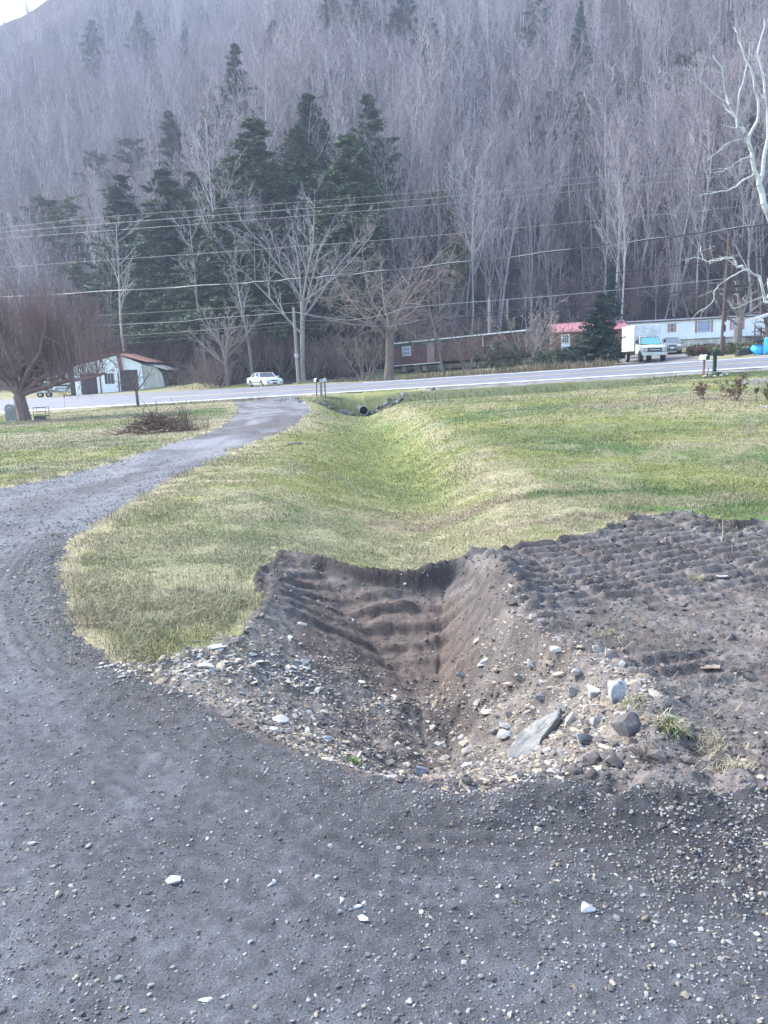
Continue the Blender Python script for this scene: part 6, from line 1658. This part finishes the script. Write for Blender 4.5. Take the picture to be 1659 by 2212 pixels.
def b_trunk2(s, H, lean):
    r = s.r; pts, ds = s.limb((0, 0, -.3), (lean, 0, 1), H * .55, .42, 0, 6, .03, .0, .65)
    for (dx, up_, L, rr) in ((-.75, 1.0, .50, .16), (.35, 1.1, .55, .20), (.0, 1.2, .5, .2), (1.0, .55, .45, .14), (-.9, .35, .35, .10)):
        cp_, cds = s.limb(pts[-2 if up_ > .5 else -3], (dx, r.normal(0, .2), up_), H * L, rr, 1, 7, .10, .04, .2)
        s.grow(cp_, cds, rr, H * .5, 1, 4, [7, 6, 5, 4], .2, R(45), .36, .15, .04, .2)
special("bare_tree", 1588, 70, 1600, 590, b_trunk2, 911, (.24, .21, .19), "stout dark-trunked tree in front of the long white home")
special("bare_tree", 1655, 60, 1662, 640, b_trunk2, 912, (.16, .12, .11), "dark trunk cut off by the right edge near the blue bags")
# the big pruned tree with upright shoots (left)
def b_pollard(s, H, lean):
    r = s.r; pts, ds = s.limb((0, 0, -.2), (-.02, 0, 1), H * .20, .40, 0, 4, .03, 0, .85)
    for (dx, dy, up_, L) in ((.95, .1, .75, .62), (.75, -.3, .95, .50), (.5, .5, 1.1, .40), (-.9, .2, .75, .55), (-.6, -.3, 1.0, .45), (0, .4, 1.2, .42), (.1, -.5, 1.1, .40), (1.2, .0, .45, .60), (1.0, .35, .8, .62), (1.25, -.25, .7, .58)):
        cp_, cds = s.limb(pts[-1], (dx, dy, up_), H * L * 1.3, .17, 1, 7, .11, -.035, .35)
        s.grow(cp_, cds, .15, H * .46, 1, 4, [11, 12, 7, 4], .12, R(56), .38, .18, .0, .3)
        for i in range(2, 7):                         # upright shoots
            for q in range(16):
                f = r.uniform(0, 1); p_ = cp_[i] * (1 - f) + cp_[i + 1] * f if i < 7 else cp_[i]
                hh = H * (.98 - .10 * abs(p_[0] / (H * .5)) ** 2) - p_[2]
                s.limb(p_, (r.normal(0, .12), r.normal(0, .12), 1), max(1.0, hh * r.uniform(.35, 1.05)), .017, 2, 4, .06, .05, .35)
    # fine outer twigs
    top = [q for q in s.seg if q[0] == 2]
    for q in top[::2]:
        for k in range(2):
            d = s.child_dir((q[2] - q[1]) / np.linalg.norm(q[2] - q[1]), R(38)); s.limb(q[1] + (q[2] - q[1]) * r.uniform(0, 1), d, r.uniform(.5, 1.1), .012, 3, 2, .15, .04, .3)
special("bare_tree", 42, 46.5, 60, 585, b_pollard, 913, (.225, .155, .14), "large dark tree with many upright shoots on the left lawn", mr=.010)
def b_smalltree(s, H, lean):
    r = s.r; pts, ds = s.limb((0, 0, -.1), (-.04, 0, 1), H * .40, .13, 0, 4, .05, 0, .8)
    for (dx, dy, up_, L) in ((1.0, .1, .85, .75), (-.8, .1, .8, .6), (.1, .3, 1.2, .55), (-.3, -.3, 1.1, .5), (.6, -.3, .7, .5)):
        cp_, cds = s.limb(pts[-1], (dx, dy, up_), H * L, .06, 1, 6, .16, .05, .3)
        s.grow(cp_, cds, .06, H * .5, 1, 3, [9, 6, 4], .15, R(50), .42, .18, .03, .3)
special("small_tree", 292, 60.5, 285, 785, b_smalltree, 914, (.17, .14, .13), "small crooked bare tree by the road in front of the white shed", mr=.009)
# white sycamore at the right edge
def syc():
    base = B(1790, 50); s = Skel(915); r = s.r
    def P(px, py, dy=0): return np.array(at3(px, py, 50 + dy) - base)
    def run(pts, r0, r1, lvl=1, grow=True):
        Q = smooth_poly(np.array(pts), 3); n = len(Q)
        for i in range(1, n - 1): Q[i] = Q[i] + r.normal(0, .07 * min(1, r0 * 8), 3)
        for i in range(n - 1):
            ra = .8 * (r0 + (r1 - r0) * i / (n - 1)); rb = .8 * (r0 + (r1 - r0) * (i + 1) / (n - 1)); s.seg.append((lvl, Q[i], Q[i + 1], ra, rb))
        ds = [(Q[i + 1] - Q[i]) / np.linalg.norm(Q[i + 1] - Q[i]) for i in range(n - 1)]
        L = sum(np.linalg.norm(Q[i + 1] - Q[i]) for i in range(n - 1))
        if grow: s.grow([q for q in Q], ds, r0 * .35 + r1 * .4, L, 1, 3, [int(4 + L * 2.4), 8, 6], .2, R(46), .20, .16, .02, .3)
    run([np.array((0, 0, -.3)), np.array((-.3, 0, 2.5)), P(1740, 620), P(1690, 520), P(1659, 460), P(1640, 400)], .42, .20, 0, False)
    run([P(1640, 400), P(1625, 345), P(1615, 300), P(1592, 270), P(1575, 225), P(1560, 160), P(1540, 120)], .19, .04)
    run([P(1615, 300), P(1640, 240), P(1625, 170), P(1600, 110), P(1585, 60)], .13, .03)
    run([P(1640, 400), P(1660, 300), P(1655, 200), P(1640, 120), P(1650, 40)], .16, .04)
    run([P(1592, 270), P(1600, 200), P(1615, 140), P(1618, 90)], .08, .02)
    run([P(1632, 372), P(1600, 395), P(1570, 412), P(1535, 418), P(1512, 425)], .08, .02)
    run([P(1622, 335), P(1590, 352), P(1560, 370), P(1540, 372)], .05, .015)
    run([P(1615, 300), P(1580, 305), P(1555, 325), P(1530, 345)], .05, .015)
    run([P(1575, 225), P(1545, 205), P(1520, 180)], .05, .015)
    run([P(1700, 560), P(1668, 590), P(1658, 645, -1)], .14, .10, 1, False)
    # low limb arching left over the road
    run([P(1720, 640, -2), P(1690, 665, -2), P(1655, 650, -2), P(1640, 600, -2.2), P(1608, 582, -2.4), P(1592, 575, -2.5), P(1586, 562, -2.6), P(1566, 557, -2.7), P(1548, 563, -2.8), P(1532, 568, -2.9), P(1520, 556, -3), P(1512, 545, -3), P(1508, 530, -3)], .13, .025)
    run([P(1532, 568, -2.9), P(1502, 556, -3), P(1488, 560, -3), P(1468, 565, -3.1)], .04, .012)
    run([P(1606, 584, -2.4), P(1575, 600, -2.4), P(1552, 618, -2.4), P(1542, 632, -2.4), P(1538, 655, -2.3), P(1500, 680, -2.3), P(1485, 710, -2.3)], .05, .015)
    run([P(1650, 640, -2), P(1625, 650, -1.5), P(1600, 662, -1.5), P(1580, 665, -1.5), P(1576, 650, -1.5)], .04, .012)
    e = empty("sycamore_tree", base, 0, "white-barked sycamore whose branches reach in from the right edge", "tree")
    m_syc = attr_mat("white sycamore bark", .7, .25)
    V, F = s.mesh(0, 1, .012, 8); n1_ = fbm(V[:, 0] * 2.2, V[:, 1] * 2 + V[:, 2] * 2.2, 5, 3)
    c = mixc(np.tile((.66, .68, .60), (len(V), 1)), np.array((.36, .36, .30)), sstep(.05, .4, n1_)); mesh_np("trunk", V, F, m_syc, e, col=c)
    V, F = s.mesh(2, 9, .010); mesh_np("crown", V, F, m_twig, e, col=np.tile((.52, .50, .46), (len(V), 1)))
syc()

# ---------- spruces and shrubs by the cabin
def spruce(px, Y, tpx, tpy, lb, i, wm=1.0):
    P = CON['spruce'][i]; b_ = B(px, Y); T = at3(tpx, tpy, Y); s = (T.z - b_.z) / (P[2] - .3)
    place_tree("spruce_tree", P[0], P[1], b_, i * 2.0, (s * wm, s * wm, s), lb, "tree", "spruces by the cabin", crown="foliage")
spruce(1284, 60.5, 1278, 636, "dark green spruce standing in front of the pink-roofed cabin", 0, 1.2)
spruce(1318, 82, 1315, 582, "taller spruce behind the cabin roof, right of the nearer spruce", 1, .6)
def evshrub(px, Y, h, w, col, lb, seed, cat="shrub", name="evergreen_shrub", n=260):
    r = np.random.default_rng(seed); C = r.normal(0, 1, (n, 3)); C /= np.linalg.norm(C, axis=1, keepdims=True); C *= r.uniform(.35, 1, (n, 1)) ** .5
    C = C * np.array((w / 2, w / 2.4, h / 2)) * (1 + .25 * fbm(C[:, 0] * 2 + seed, C[:, 1] * 2 + C[:, 2], seed, 2)[:, None]) + np.array((0, 0, h * .48))
    V, F = needle_clumps(C, np.full(n, .22), 16, .16, seed, .8); k = len(V) // 3
    cl = np.repeat(r.uniform(.55, 1.5, n), 16)[:, None] * r.uniform(.7, 1.3, (k, 1))
    e = empty(name, B(px, Y), 0, lb, cat)
    mesh_np("foliage", V, F, m_needle, e, col=np.repeat(np.array(col)[None] * cl, 3, 0))
    s = Skel(seed)
    for q in range(7): s.limb((0, 0, -.1), (s.r.normal(0, .5), s.r.normal(0, .4), 1), h * .7, .03, 0, 4, .1, 0, .3)
    V, F = s.mesh(0, 2, .01, 4); mesh_np("stems", V, F, m_bark, e, col=bark_cols(V, (.2, .16, .13), seed)); return e
evshrub(1195, 62, 1.5, 3.4, (.05, .08, .045), "broad dark evergreen shrub left of the spruce, below the cabin wall", 31)
evshrub(1085, 64.5, 2.6, 4.6, (.075, .085, .045), "dull green bush covering the right half of the maroon home", 32)
evshrub(1104, 78, 4.3, 2.6, (.085, .10, .05), "tall brownish-green cedar between the pale poles", 33, "tree", "cedar_tree", 380)
evshrub(1228, 69, 1.3, 2.2, (.05, .075, .05), "small dark evergreen shrub tucked behind the spruce skirt", 34)
evshrub(1340, 70, 1.3, 2.0, (.07, .09, .06), "ragged green-grey shrub between the cabin and the box truck", 35)
evshrub(1503, 62.5, .75, 1.6, (.13, .12, .06), "left yellow-brown low shrub beside the parking gravel", 36)
evshrub(1526, 61, .75, 1.9, (.16, .09, .075), "reddish low shrub next to the yellow-brown one", 37)
evshrub(1590, 59, .7, 4.2, (.14, .15, .08), "wide loose olive bush right of the dark utility pole", 38, n=360)
# weeds along the far side of the road
def weeds(n, s0, s1, t0, t1, h, cols, seed):
    r = np.random.default_rng(seed); s_ = r.uniform(s0, s1, n); t_ = r.uniform(t0, t1, n)
    x = _rd[0] * s_ + _rn[0] * t_; y = 53.56 + _rd[1] * s_ + _rn[1] * t_
    k = (fbm(x * .5, y * .5, seed, 3) > -.15) | (r.uniform(size=n) < .3)
    x, y = x[k], y[k]; n = len(x)
    c = np.array(cols)[r.integers(0, len(cols), n)] * r.uniform(.6, 1.3, (n, 1))
    return blades("roadside_weeds", np.stack([x, y, ground_at(x, y)], -1), r.gamma(4, h / 4, n), r.uniform(.02, .045, n), r.uniform(.1, .8, n), c, m_weed)
DW = [(.30, .225, .15), (.22, .16, .11), (.36, .30, .20), (.16, .15, .08)]
tag(weeds(3000, -2, 14, ROAD_W + 1.0, ROAD_W + 3.5, .40, DW, 21), kind='stuff')
tag(weeds(1500, 8, 14, ROAD_W + 1.2, ROAD_W + 4, .42, DW, 22), kind='stuff')
tag(weeds(1800, -14, 10, ROAD_W + 5.5, ROAD_W + 9, .28, DW, 23), kind='stuff')
tag(weeds(3200, -5, 20, -5.8, -2.9, .13, [(.10, .13, .05), (.16, .17, .08), (.24, .21, .13)], 24), kind='stuff')
tag(weeds(2600, -24, -9, -3.2, -.9, .14, [(.40, .36, .22), (.30, .28, .16)], 25), kind='stuff')
# straw heap beside the drive mouth
p_ = W(445, 868)
# ------------------------------------------------------------------ the air: pale haze over the valley
hb = MB().box((0, 175, 128), (900, 640, 274)); 
mh = bpy.data.materials.new("haze"); mh.use_nodes = True
_t2 = mh.node_tree; _t2.nodes.clear()
_o = _t2.nodes.new("ShaderNodeOutputMaterial"); _v = _t2.nodes.new("ShaderNodeVolumePrincipled")
_v.inputs["Color"].default_value = (.66, .78, 1.0, 1); _v.inputs["Density"].default_value = .00064; _v.inputs["Anisotropy"].default_value = .2
_t2.links.new(_v.outputs[0], _o.inputs["Volume"])
hz = hb.build("haze", mh); tag(hz, kind='stuff')
hz.display_type = 'WIRE'
